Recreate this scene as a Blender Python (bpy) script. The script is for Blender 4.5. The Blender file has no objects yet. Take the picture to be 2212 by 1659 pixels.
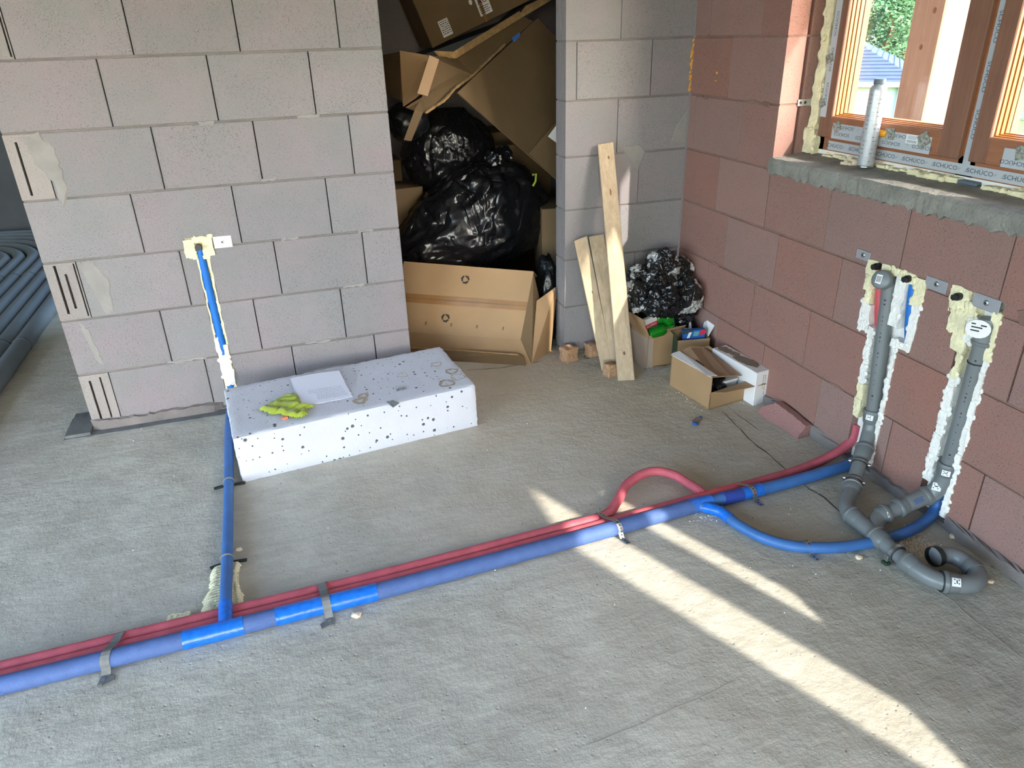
import bpy, bmesh, math, random
from mathutils import Vector, Matrix, noise

# ------------------------------------------------------------------ camera, world, light
SC = bpy.context.scene
COL = SC.collection
F_PX, PITCH, ROLL, YAW = 1574.47, 0.4511, -0.0299, 0.3058
CAM = Vector((-1.9958, -3.3225, 1.5686))
_f = Vector((math.sin(YAW)*math.cos(PITCH), math.cos(YAW)*math.cos(PITCH), -math.sin(PITCH)))
_r = Vector((math.cos(YAW), -math.sin(YAW), 0.0)); _u = _r.cross(_f)
RGT = math.cos(ROLL)*_r + math.sin(ROLL)*_u
UPV = -math.sin(ROLL)*_r + math.cos(ROLL)*_u
cam = bpy.data.cameras.new('camera'); cam.sensor_width = 36.0; cam.lens = F_PX/2212*36.0
cam.clip_start = 0.05; cam.clip_end = 300
camo = bpy.data.objects.new('camera', cam); COL.objects.link(camo)
camo.matrix_world = Matrix((( RGT.x, UPV.x, -_f.x, CAM.x), (RGT.y, UPV.y, -_f.y, CAM.y), (RGT.z, UPV.z, -_f.z, CAM.z), (0, 0, 0, 1)))
SC.camera = camo

SUN_DIR = Vector((-0.343, 0.771, -0.537)).normalized()     # direction the sunlight travels
world = bpy.data.worlds.new('world'); SC.world = world; world.use_nodes = True
wn = world.node_tree; wn.nodes.clear()
sky = wn.nodes.new('ShaderNodeTexSky'); sky.sky_type = 'NISHITA'; sky.sun_disc = False
sky.sun_elevation = math.radians(32.5); sky.sun_rotation = math.atan2(-SUN_DIR.x, -SUN_DIR.y)
sky.air_density = 1.0; sky.dust_density = 1.6; sky.ozone_density = 1.0
bg = wn.nodes.new('ShaderNodeBackground'); bg.inputs['Strength'].default_value = 1.8
wo = wn.nodes.new('ShaderNodeOutputWorld')
wn.links.new(sky.outputs[0], bg.inputs[0]); wn.links.new(bg.outputs[0], wo.inputs[0])
sun = bpy.data.lights.new('sun', 'SUN'); sun.energy = 6.5; sun.angle = math.radians(0.6); sun.color = (1.0, 0.94, 0.84)
suno = bpy.data.objects.new('sun', sun); COL.objects.link(suno)
suno.rotation_euler = SUN_DIR.to_track_quat('-Z', 'Y').to_euler(); suno.location = (8, -12, 9)
SC.view_settings.view_transform = 'Standard'; SC.view_settings.look = 'None'
SC.view_settings.gamma = 1.0; SC.view_settings.use_curve_mapping = False
SC.view_settings.exposure = 0.6
random.seed(7)

def px(x, y, axis, val):
    """point of the photo's pixel ray on the plane axis = val (x, y, z = 0, 1, 2)"""
    d = _f + RGT*((x-1106)/F_PX) - UPV*((y-829.5)/F_PX)
    t = (val-CAM[axis])/d[axis]
    return CAM + d*t

# ------------------------------------------------------------------ mesh helpers
def wloc(o):
    v = Vector((0, 0, 0))
    while o is not None:
        v += o.location; o = o.parent
    return v

def tag(o, label=None, cat=None, group=None, kind=None):
    if label: o['label'] = label
    if cat: o['category'] = cat
    if group: o['group'] = group
    if kind: o['kind'] = kind
    return o

def thing(name, label, cat, loc, group=None, kind=None):
    o = bpy.data.objects.new(name, None); COL.objects.link(o)
    o.location = loc; o.empty_display_size = 0.05
    return tag(o, label, cat, group, kind)

def link(name, me, mat, parent=None, loc=None):
    o = bpy.data.objects.new(name, me); COL.objects.link(o)
    if mat is not None and not me.materials: me.materials.append(mat)
    if parent is not None: o.parent = parent
    if loc is not None: o.location = loc
    return o

class MB:
    def __init__(s): s.v = []; s.f = []
    def add(s, vs, fs):
        n = len(s.v); s.v += [Vector(v) for v in vs]; s.f += [tuple(i+n for i in f) for f in fs]; return s
    def hexa(s, a, b):       # a, b: lists of 4 points, two opposite faces in the same turning order
        return s.add(list(a)+list(b), [(3,2,1,0),(4,5,6,7),(0,1,5,4),(1,2,6,5),(2,3,7,6),(3,0,4,7)])
    def box(s, lo, hi, c=0.0):
        x0,y0,z0 = lo; x1,y1,z1 = hi
        if c <= 0:
            return s.hexa([(x0,y0,z0),(x1,y0,z0),(x1,y1,z0),(x0,y1,z0)], [(x0,y0,z1),(x1,y0,z1),(x1,y1,z1),(x0,y1,z1)])
        bm = bmesh.new(); bmesh.ops.create_cube(bm, size=1)
        for v in bm.verts: v.co = Vector((x0+(v.co.x+.5)*(x1-x0), y0+(v.co.y+.5)*(y1-y0), z0+(v.co.z+.5)*(z1-z0)))
        bmesh.ops.bevel(bm, geom=list(bm.edges), offset=c, segments=1, affect='EDGES', profile=0.5)
        return s.bm(bm)
    def bm(s, bm):
        bm.verts.index_update(); bm.verts.ensure_lookup_table()
        s.add([v.co.copy() for v in bm.verts], [[v.index for v in f.verts] for f in bm.faces]); bm.free(); return s
    def obox(s, org, ex, ey, ez, c=0.0):   # oriented box from a corner and three edge vectors
        m = MB().box((0,0,0),(ex.length,ey.length,ez.length), c)
        X,Y,Z = ex.normalized(), ey.normalized(), ez.normalized()
        return s.add([org+X*v.x+Y*v.y+Z*v.z for v in m.v], m.f)
    def prism(s, poly, off):               # polygon of 3D points extruded by a vector
        n = len(poly); a = [Vector(p) for p in poly]; b = [p+Vector(off) for p in a]
        return s.add(a+b, [tuple(range(n-1,-1,-1)), tuple(range(n,2*n))]+[(i,(i+1)%n,n+(i+1)%n,n+i) for i in range(n)])
    def sheet(s, poly, t):                 # a sheet of thickness t on any polygon (thickness away from the camera)
        a = [Vector(p) for p in poly]; nrm = Vector((0,0,0))
        for i in range(len(a)): nrm += (a[i]-a[0]).cross(a[(i+1)%len(a)]-a[0])
        nrm.normalize()
        if nrm.dot(CAM-a[0]) < 0: nrm = -nrm
        return s.prism(a, -nrm*t)
    def tube(s, path, r, seg=14, caps=True, rs=None):
        P = [Vector(p) for p in path]; n = len(P)
        T = [(P[min(i+1,n-1)]-P[max(i-1,0)]).normalized() for i in range(n)]
        ref = Vector((0,0,1)) if abs(T[0].z) < .9 else Vector((1,0,0))
        N = (ref-T[0]*ref.dot(T[0])).normalized(); vs = []; fs = []
        for i in range(n):
            N = (N-T[i]*N.dot(T[i])).normalized(); B = T[i].cross(N); rr = rs[i] if rs else r
            for k in range(seg):
                a = 2*math.pi*k/seg; vs.append(P[i]+(N*math.cos(a)+B*math.sin(a))*rr)
        for i in range(n-1):
            for k in range(seg):
                k2 = (k+1)%seg; fs.append((i*seg+k, i*seg+k2, (i+1)*seg+k2, (i+1)*seg+k))
        if caps: fs += [tuple(range(seg-1,-1,-1)), tuple(range((n-1)*seg, n*seg))]
        return s.add(vs, fs)
    def build(s, name, mat, parent=None, smooth=False, loc=None, auto=None):
        org = wloc(parent) if parent is not None else (Vector(loc) if loc is not None else None)
        if org is None:
            lo = Vector([min(v[i] for v in s.v) for i in range(3)]); hi = Vector([max(v[i] for v in s.v) for i in range(3)])
            org = Vector(((lo.x+hi.x)/2, (lo.y+hi.y)/2, lo.z))
        me = bpy.data.meshes.new(name); me.from_pydata([tuple(v-org) for v in s.v], [], s.f)
        bm = bmesh.new(); bm.from_mesh(me); bmesh.ops.recalc_face_normals(bm, faces=bm.faces)
        if smooth:
            for f in bm.faces: f.smooth = True
            for e in bm.edges:
                if len(e.link_faces) == 2 and e.calc_face_angle(0) > (auto or 0.7): e.smooth = False
        bm.to_mesh(me); bm.free()
        return link(name, me, mat, parent, None if parent is not None else org)

def spline(pts, n=8):
    P = [Vector(p) for p in pts]; P = [P[0]*2-P[1]]+P+[P[-1]*2-P[-2]]; out = []
    for i in range(1, len(P)-2):
        a,b,c,d = P[i-1:i+3]
        for k in range(n):
            t = k/n
            out.append(.5*((2*b)+(c-a)*t+(2*a-5*b+4*c-d)*t*t+(3*b-a-3*c+d)*t**3))
    out.append(P[-2]); return out

def subpath(path, a, b):
    """the stretch of a path between two arc lengths"""
    out = []; s = 0
    for i in range(len(path)-1):
        d = (path[i+1]-path[i]).length
        if d < 1e-9: continue
        for t0 in (max(a, s),):
            if s+d > a and s < b:
                p0 = path[i].lerp(path[i+1], max(0,(a-s)/d)); p1 = path[i].lerp(path[i+1], min(1,(b-s)/d))
                if not out: out.append(p0)
                out.append(p1)
        s += d
    return out

def text_mesh(body, size):
    cu = bpy.data.curves.new('lettering', 'FONT'); cu.body = body; cu.size = size; cu.align_x = 'CENTER'; cu.align_y = 'CENTER'; cu.resolution_u = 2
    o = bpy.data.objects.new('lettering', cu); COL.objects.link(o)
    dg = bpy.context.evaluated_depsgraph_get()
    me = bpy.data.meshes.new_from_object(o.evaluated_get(dg))
    vs = [v.co.copy() for v in me.vertices]; fs = [tuple(p.vertices) for p in me.polygons]
    bpy.data.objects.remove(o); bpy.data.curves.remove(cu); bpy.data.meshes.remove(me)
    return vs, fs

def flat(m, vs, fs, org, right, up, off=0.0006):
    """2D shape laid on a plane: right, up unit vectors"""
    nrm = right.cross(up)
    m.add([org+right*v[0]+up*v[1]+nrm*off for v in vs], fs)

# ------------------------------------------------------------------ material helpers
def nt(name):
    m = bpy.data.materials.new(name); m.use_nodes = True; t = m.node_tree
    return m, t, t.nodes['Principled BSDF']
class N:
    def __init__(s, t): s.t = t
    def new(s, typ, **kw):
        n = s.t.nodes.new('ShaderNode'+typ)
        for k, v in kw.items():
            if k.startswith('_'): setattr(n, k[1:], v)
            else:
                i = n.inputs[k.replace('__',' ')] if not k.isdigit() else n.inputs[int(k)]
                if hasattr(v, 'links'): s.t.links.new(v, i)
                else: i.default_value = v
        return n
    def pos(s): return s.new('NewGeometry').outputs['Position']
    def obj(s): return s.new('TexCoord').outputs['Object']
    def noise(s, vec, scale, detail=4, rough=.55, out=0, dist=0.0):
        n = s.new('TexNoise', Scale=scale, Detail=detail, Roughness=rough, Distortion=dist); s.t.links.new(vec, n.inputs['Vector']); return n.outputs[out]
    def vor(s, vec, scale, feature='F1', out='Distance', rnd=1.0):
        n = s.new('TexVoronoi', _feature=feature, Scale=scale, Randomness=rnd); s.t.links.new(vec, n.inputs['Vector']); return n.outputs[out]
    def ramp(s, val, *stops):
        n = s.new('ValToRGB'); s.t.links.new(val, n.inputs[0]); e = n.color_ramp.elements
        while len(e) < len(stops): e.new(0.5)
        for el, (p, c) in zip(e, stops):
            el.position = p; el.color = (c, c, c, 1) if isinstance(c, (int, float)) else (*c, 1)
        return n.outputs[0]
    def mix(s, fac, a, b, mode='MIX'):
        n = s.new('Mix', _data_type='RGBA', _blend_type=mode)
        for sock, v in ((n.inputs[0], fac), (n.inputs[6], a), (n.inputs[7], b)):
            if hasattr(v, 'links'): s.t.links.new(v, sock)
            elif isinstance(v, (int, float)): sock.default_value = v
            else: sock.default_value = (*v, 1)
        return n.outputs[2]
    def math(s, op, a, b=0.0):
        n = s.new('Math', _operation=op)
        for sock, v in ((n.inputs[0], a), (n.inputs[1], b)):
            if hasattr(v, 'links'): s.t.links.new(v, sock)
            else: sock.default_value = v
        return n.outputs[0]
    def scale(s, vec, x, y, z):
        n = s.new('Mapping'); s.t.links.new(vec, n.inputs[0]); n.inputs['Scale'].default_value = (x, y, z); return n.outputs[0]
    def bump(s, h, strength=.3, dist=.005, prev=None):
        n = s.new('Bump', Strength=strength, Distance=dist); s.t.links.new(h, n.inputs['Height'])
        if prev is not None: s.t.links.new(prev, n.inputs['Normal'])
        return n.outputs[0]
    def rnd(s): return s.new('ObjectInfo').outputs['Random']
def setp(t, b, **kw):
    for k, v in kw.items():
        i = b.inputs[k.replace('__',' ')]
        if hasattr(v, 'links'): t.links.new(v, i)
        elif isinstance(v, tuple) and len(v) == 3: i.default_value = (*v, 1)
        else: i.default_value = v
def srgb(r, g, b):
    f = lambda c: (c/255/12.92 if c/255 <= .04045 else ((c/255+.055)/1.055)**2.4)
    return (f(r), f(g), f(b))
def simple(name, col, rough=.6, metal=0.0, nscale=0, namp=.12, bscale=0, bstr=.2, bdist=.002, **kw):
    m, t, b = nt(name); n = N(t); c = col
    if nscale:
        f = n.noise(n.obj(), nscale, 5)
        c = n.mix(n.ramp(f, (.3, 0.0), (.7, 1.0)), tuple(x*(1-namp) for x in col), tuple(min(1, x*(1+namp)) for x in col))
    setp(t, b, Base__Color=c, Roughness=rough, Metallic=metal, **kw)
    if bscale: setp(t, b, Normal=n.bump(n.noise(n.obj(), bscale, 4), bstr, bdist))
    return m

def block_mat(name, base, grey, dark, greymix, vary=.14):
    m, t, b = nt(name); n = N(t); p = n.pos(); r = n.rnd()
    big = n.noise(p, 3.1, 4, .6); mid = n.noise(p, 22, 5, .65); fine = n.noise(p, 210, 3, .7)
    c = n.mix(n.math('MULTIPLY', n.ramp(big, (.38, 0.0), (.62, 1.0)), greymix), base, grey)
    val = n.math('ADD', n.math('MULTIPLY', r, vary*2), 1-vary)
    hsv = n.new('HueSaturation', Fac=1.0, Color=c); t.links.new(val, hsv.inputs['Value'])
    t.links.new(n.math('ADD', n.math('MULTIPLY', n.math('FRACT', n.math('MULTIPLY', r, 7.31)), .3), .85), hsv.inputs['Saturation'])
    c = hsv.outputs[0]
    c = n.mix(n.ramp(mid, (.35, .35), (.7, 0.0)), c, grey)
    pits = n.ramp(n.noise(p, 190, 3, .8), (.34, 1.0), (.43, 0.0))
    dens = n.ramp(n.noise(p, 7, 4, .7), (.35, .15), (.65, 1.0))
    sg = n.new('SeparateXYZ'); t.links.new(n.new('TexCoord').outputs['Generated'], sg.inputs[0])
    ed = n.math('MAXIMUM', n.math('ABSOLUTE', n.math('SUBTRACT', sg.outputs[0], .5)), n.math('ABSOLUTE', n.math('SUBTRACT', sg.outputs[2], .5)))
    wear = n.math('MULTIPLY', n.ramp(ed, (.40, 0.0), (.5, 1.0)), n.ramp(n.noise(p, 16, 4, .6), (.4, 0.0), (.6, 1.0)))
    dens = n.math('MAXIMUM', dens, wear)
    pitm = n.math('MULTIPLY', pits, dens)
    c = n.mix(n.math('MULTIPLY', pitm, .75), c, dark)
    c = n.mix(n.ramp(fine, (.62, 0.0), (.75, .3)), c, tuple(min(1, x*1.5) for x in base))
    setp(t, b, Base__Color=c, Roughness=.93, Specular__IOR__Level=.2)
    h = n.math('ADD', n.math('MULTIPLY', n.noise(p, 90, 5, .75), 1.0), n.math('MULTIPLY', pitm, -.9))
    setp(t, b, Normal=n.bump(h, .55, .0035))
    return m
M = {}
M['block_grey'] = block_mat('pale_block', srgb(145,134,135), srgb(133,132,130), srgb(74,67,65), .75, .05)
M['block_red'] = block_mat('red_block', srgb(148,111,101), srgb(136,110,102), srgb(66,46,42), .5, .06)
M['block_pink'] = block_mat('broken_block', srgb(176,128,122), srgb(150,120,112), srgb(80,52,50), .4)
M['block_raw'] = block_mat('raw_block', srgb(150,138,134), srgb(150,146,141), srgb(56,48,48), .6)
M['mortar'] = simple('mortar', srgb(120,112,107), .95, nscale=9, namp=.2, bscale=120, bstr=.6, bdist=.004)
M['mortar_red'] = simple('mortar_red', srgb(124,96,85), .95, nscale=9, namp=.2, bscale=120, bstr=.6, bdist=.004)
M['mortar_light'] = simple('mortar_smear', srgb(140,135,130), .92, nscale=12, namp=.12, bscale=60, bstr=.3, bdist=.003)
M['core'] = simple('wall_core', srgb(70,60,57), .95)
M['sill'] = simple('cement_render', srgb(133,130,122), .95, nscale=14, namp=.25, bscale=90, bstr=.9, bdist=.008)

def floor_mat():
    m, t, b = nt('concrete'); n = N(t); p = n.pos()
    big = n.noise(p, .9, 5, .6); mid = n.noise(p, 5, 6, .62)
    st = n.noise(n.scale(p, 9, 34, 9), 1.0, 5, .6, dist=.5)
    c = n.mix(n.ramp(big, (.35, 0.0), (.65, 1.0)), srgb(186,181,166), srgb(200,196,181))
    c = n.mix(n.ramp(mid, (.38, .6), (.62, 0.0)), c, srgb(168,161,146))
    c = n.mix(n.ramp(n.noise(p, 2.3, 5, .7), (.6, 0.0), (.75, .55)), c, srgb(168,156,134))
    c = n.mix(n.ramp(st, (.4, .25), (.6, 0.0)), c, srgb(150,146,134))
    dv = n.new('VectorMath', _operation='DISTANCE'); t.links.new(n.scale(p, 1, 1, 0), dv.inputs[0]); dv.inputs[1].default_value = (-.75, -.55, 0)
    dust = n.math('ADD', dv.outputs['Value'], n.math('MULTIPLY', n.noise(p, 2.6, 5, .6), 1.2))
    c = n.mix(n.ramp(n.math('MULTIPLY', dust, .5), (.45, .6), (.95, 0.0)), c, srgb(196,179,153))
    c = n.mix(n.ramp(n.noise(p, 140, 3, .7), (.3, .45), (.42, 0.0)), c, srgb(124,119,108))
    c = n.mix(n.ramp(n.noise(p, 45, 4, .7), (.62, 0.0), (.75, .35)), c, srgb(200,198,188))
    setp(t, b, Base__Color=c, Roughness=.86, Specular__IOR__Level=.3)
    b1 = n.bump(n.noise(p, 11, 6, .65), .5, .018); b2 = n.bump(st, .22, .008, b1); b3 = n.bump(n.noise(p, 60, 3, .6), .28, .004, b2)
    pock = n.ramp(n.vor(p, 30), (.03, 0.0), (.14, 1.0))
    setp(t, b, Normal=n.bump(pock, .5, .004, b3))
    return m
M['floor'] = floor_mat()
M['crack_soft'] = simple('hairline_crack', srgb(146,141,129), .95)
M['crack'] = simple('crack', srgb(78,72,62), .95, nscale=30, namp=.4)
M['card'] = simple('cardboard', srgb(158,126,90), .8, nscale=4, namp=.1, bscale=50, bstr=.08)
M['card_dark'] = simple('shade_dark_cardboard', srgb(108,87,60), .82, nscale=4, namp=.14, bscale=40, bstr=.08)  # brown darkened to carry the storeroom's shade; also used for seams and scuffs
M['card_pale'] = simple('pale_cardboard', srgb(168,138,108), .82, nscale=5, namp=.08)
M['card_edge'] = simple('torn_cardboard', srgb(168,136,92), .9, nscale=40, namp=.25, bscale=120, bstr=.6)
M['white_card'] = simple('white_cardboard', srgb(226,222,218), .7, nscale=6, namp=.05)
M['tape_brown'] = simple('packing_tape', srgb(142,104,64), .25, nscale=12, namp=.1, bscale=30, bstr=.15)
M['tape_clear'] = simple('clear_tape', srgb(178,134,90), .2, bscale=40, bstr=.3)
M['ink'] = simple('print_ink', srgb(34,28,24), .7)
M['paper'] = simple('paper', srgb(232,233,242), .8, nscale=3, namp=.02, bscale=5, bstr=.1, bdist=.01)
M['paper_ink'] = simple('paper_print', srgb(168,168,186), .8)
M['film'] = simple('plastic_film', srgb(206,202,200), .2, Alpha=.16, bscale=14, bstr=.5, bdist=.01)
M['metal'] = simple('galvanised_steel', srgb(176,180,184), .38, 1.0, nscale=40, namp=.15)
M['bracket'] = simple('bracket_steel', srgb(172,174,178), .5, .6, nscale=30, namp=.08)
M['bracket_white'] = simple('white_bracket', srgb(216,214,210), .55)
M['black'] = simple('black_plastic', srgb(26,26,28), .45, bscale=60, bstr=.1)
M['strap_grey'] = simple('grey_strap', srgb(112,114,112), .75, nscale=25, namp=.25)
M['dark_felt'] = simple('roofing_felt', srgb(104,105,103), .9, nscale=20, namp=.2, bscale=150, bstr=.5)
M['blue_ins'] = simple('blue_insulation', srgb(72,106,172), .62, nscale=14, namp=.14, bscale=160, bstr=.45)
M['blue_dusty'] = simple('dusty_blue_insulation', srgb(72,97,148), .7, nscale=30, namp=.12, bscale=200, bstr=.5)
M['blue_pipe'] = simple('blue_pipe_sleeve', srgb(56,104,164), .5, nscale=16, namp=.12, bscale=90, bstr=.25)
M['blue_clean'] = simple('clean_blue_sleeve', srgb(16,106,190), .5, bscale=80, bstr=.1)
M['blue_tape'] = simple('blue_tape', srgb(22,104,200), .3, nscale=60, namp=.2, bscale=70, bstr=.7)
M['blue_tape_dark'] = simple('navy_tape', srgb(40,66,150), .4, bscale=70, bstr=.4)
M['red_ins'] = simple('red_insulation', srgb(190,88,98), .62, nscale=22, namp=.14, bscale=180, bstr=.5)
M['red_tape'] = simple('red_tape', srgb(206,82,88), .4, bscale=70, bstr=.4)
M['pvc'] = simple('grey_pvc', srgb(110,114,114), .36, nscale=6, namp=.06)
M['pvc_dark'] = simple('grey_pvc_socket', srgb(102,106,106), .38, nscale=6, namp=.06)
M['rubber'] = simple('rubber', srgb(32,38,38), .6)
M['sticker'] = simple('sticker', srgb(226,226,224), .6)
M['foam'] = simple('yellow_foam', srgb(230,220,180), .85, nscale=25, namp=.1, bscale=55, bstr=.9, bdist=.01)
M['foam_white'] = simple('white_foam', srgb(232,228,220), .85, nscale=25, namp=.06, bscale=60, bstr=.8, bdist=.008)
M['foam_cut'] = simple('cut_foam', srgb(222,204,176), .88, nscale=30, namp=.1, bscale=150, bstr=.5)

def eps_mat():
    m, t, b = nt('speckled_polystyrene'); n = N(t); p = n.obj()
    v = n.new('TexVoronoi', _feature='F1', Scale=44.0); t.links.new(p, v.inputs['Vector'])
    wob = n.math('ADD', v.outputs['Distance'], n.math('MULTIPLY', n.noise(p, 150, 2), .12))
    sz = n.new('SeparateColor'); t.links.new(v.outputs['Color'], sz.inputs[0])
    thr = n.ramp(sz.outputs[0], (.34, 0.0), (.38, .17), (.88, .23), (.96, .38))
    dots = n.math('LESS_THAN', wob, thr)
    c = n.mix(n.ramp(n.noise(p, 6, 5, .6), (.35, 0.0), (.7, .25)), srgb(203,204,210), srgb(188,186,189))
    c = n.mix(n.math('MULTIPLY', dots, .92), c, srgb(52,56,64))
    setp(t, b, Base__Color=c, Roughness=.8)
    setp(t, b, Normal=n.bump(n.math('ADD', n.vor(p, 210), n.noise(p, 40, 4)), .3, .003))
    return m
M['eps'] = eps_mat()
M['stain'] = simple('glue_stain', srgb(176,160,132), .4, nscale=60, namp=.2, Alpha=.75)
M['cloth'] = simple('lime_microfibre', srgb(150,162,44), .95, nscale=18, namp=.12, bscale=300, bstr=.6, Sheen__Weight=.3)
M['orange'] = simple('orange_plastic', srgb(236,128,92), .5)
M['felt_grey'] = simple('grey_felt', srgb(130,132,132), .95, nscale=120, namp=.4)
M['foil_silver'] = simple('silver_foil', srgb(196,200,206), .25, .9, bscale=60, bstr=.6)

def wood_mat(name, a, bcol, c3, axis):
    m, t, b = nt(name); n = N(t); p = n.obj()
    sc = [60, 60, 60]; sc[axis] = 3.0
    g = n.noise(n.scale(p, *sc), 1.0, 6, .6, dist=.8); blot = n.noise(p, 7, 5, .6)
    c = n.mix(n.ramp(g, (.35, 0.0), (.68, 1.0)), a, bcol)
    c = n.mix(n.ramp(blot, (.52, 0.0), (.72, .6)), c, c3)
    setp(t, b, Base__Color=c, Roughness=.78)
    setp(t, b, Normal=n.bump(g, .25, .002))
    return m
M['plank'] = wood_mat('rough_pine', srgb(172,149,120), srgb(190,169,140), srgb(146,129,104), 2)
M['knot'] = simple('knot', srgb(112,82,54), .8, nscale=60, namp=.3)
M['post'] = wood_mat('post_timber', srgb(146,122,106), srgb(162,138,118), srgb(132,108,94), 2)
M['win'] = wood_mat('window_laminate', srgb(140,90,62), srgb(154,102,72), srgb(130,82,58), 1)
M['win_dark'] = wood_mat('window_stile_laminate', srgb(122,84,66), srgb(134,94,74), srgb(112,76,60), 2)
M['bead'] = simple('glazing_bead', srgb(172,104,46), .4, nscale=8, namp=.08)
M['gasket'] = simple('gasket', srgb(40,36,34), .6)
M['prot_tape'] = simple('protective_tape', srgb(178,182,186), .4, nscale=5, namp=.05)
M['prot_ink'] = simple('tape_print', srgb(66,74,84), .6)
M['prot_ink_pale'] = simple('tape_print_pale', srgb(132,138,146), .6)
M['pvc_white'] = simple('white_pvc', srgb(232,228,222), .45)
M['cork'] = simple('fleece_pad', srgb(140,140,130), .95, nscale=140, namp=.6, bscale=140, bstr=.6)
def glass_mat():
    m, t, b = nt('window_glass'); n = N(t)
    out = t.nodes['Material Output']; t.nodes.remove(b)
    tr = n.new('BsdfTransparent', Color=(.97, .98, .98, 1)); gl = n.new('BsdfGlossy', Roughness=.02, Color=(1, 1, 1, 1))
    lw = n.new('LayerWeight', Blend=.5); mx = n.new('MixShader')
    t.links.new(n.math('ADD', n.math('MULTIPLY', n.math('POWER', lw.outputs['Facing'], 5.0), .5), .02), mx.inputs[0]); t.links.new(tr.outputs[0], mx.inputs[1]); t.links.new(gl.outputs[0], mx.inputs[2])
    t.links.new(mx.outputs[0], out.inputs[0]); return m
M['glass'] = glass_mat()
def bag_mat(name, silver=False):
    m, t, b = nt(name); n = N(t); p = n.obj()
    c = srgb(19,20,23)
    if silver:
        k = n.noise(p, 6.5, 2, .45); c = n.mix(n.ramp(k, (.50, 0.0), (.515, 1.0)), srgb(22,22,22), srgb(206,206,204))
        pr = n.ramp(n.noise(p, 60, 2), (.47, 0.0), (.49, 1.0), (.52, 1.0), (.54, 0.0)); c = n.mix(pr, c, srgb(40,40,40))
    setp(t, b, Base__Color=c, Roughness=.25 if not silver else .28, Specular__IOR__Level=.6)
    w = n.noise(n.scale(p, 1, 1, .5), 4.0 if not silver else 9.0, 2, .45, dist=2.0)
    rid = n.math('POWER', n.math('ABSOLUTE', n.math('SUBTRACT', w, .5)), .7)
    b1 = n.bump(rid, .55, .05); w2 = n.noise(n.scale(p, 1, .7, .5), 13 if not silver else 24, 2, .4, dist=1.5)
    setp(t, b, Normal=n.bump(n.math('ABSOLUTE', n.math('SUBTRACT', w2, .5)), .16, .012, b1))
    return m
M['bag'] = bag_mat('black_bin_bag'); M['bag_silver'] = bag_mat('printed_foil_bag', True)
M['bubble'] = simple('black_bubble_wrap', srgb(18,19,21), .3)
M['green_glass'] = simple('green_bottle', srgb(20,128,30), .12, Transmission__Weight=.35)
M['red_print'] = simple('red_print', srgb(200,34,48), .5)
M['blue_print'] = simple('blue_print', srgb(36,88,160), .5)
M['green_print'] = simple('dark_green_print', srgb(34,58,40), .5)
M['teal_print'] = simple('teal_print', srgb(80,150,150), .5)
M['stain_brown'] = simple('damp_stain', srgb(138,120,104), .85, nscale=30, namp=.15)
M['duct'] = simple('grey_duct', srgb(104,113,120), .6, nscale=5, namp=.08)
M['band'] = simple('duct_band', srgb(66,74,80), .6)
M['can'] = simple('foam_can', srgb(186,189,192), .34, .35, nscale=5, namp=.05)
M['can_line'] = simple('foam_can_line', srgb(150,154,158), .25, .9)
M['can_top'] = simple('foam_can_top', srgb(92,104,116), .5)
M['yellow'] = simple('yellow_plastic', srgb(226,158,44), .5)
M['plaster'] = simple('bare_plaster', srgb(176,170,160), .95, nscale=4, namp=.08)
M['ceiling'] = simple('ceiling_concrete', srgb(170,166,158), .95, nscale=3, namp=.08)
M['soil'] = simple('bare_soil', srgb(72,74,62), .95, nscale=3, namp=.2)
M['shade_wall'] = simple('shade_toned_wall', srgb(58,64,70), .9, nscale=3, namp=.2)  # dark tone stands in for the shade of the far room
M['crumb'] = simple('foam_crumb', srgb(226,214,194), .9)
M['crumb_white'] = simple('white_crumb', srgb(234,232,226), .9)
M['brickbit'] = simple('chipboard_chunk', srgb(176,138,104), .95, nscale=60, namp=.3, bscale=80, bstr=.9, bdist=.006)
M['grass'] = simple('lawn', srgb(74,112,42), .95, nscale=60, namp=.3)
M['roof'] = simple('slate_tile', srgb(56,66,90), .6, nscale=3, namp=.1)
M['render_white'] = simple('white_render', srgb(176,178,178), .9)
M['house_glass'] = simple('dark_glazing', srgb(70,84,96), .1)
M['bark'] = simple('pine_bark', srgb(120,84,62), .95, nscale=9, namp=.25)
M['leaf'] = simple('pine_needles', srgb(44,72,44), .8, nscale=.8, namp=.35)
M['leaf_light'] = simple('birch_leaves', srgb(60,94,50), .8, nscale=.8, namp=.3)
M['fence'] = simple('fence_slat', srgb(150,156,160), .7)

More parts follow.
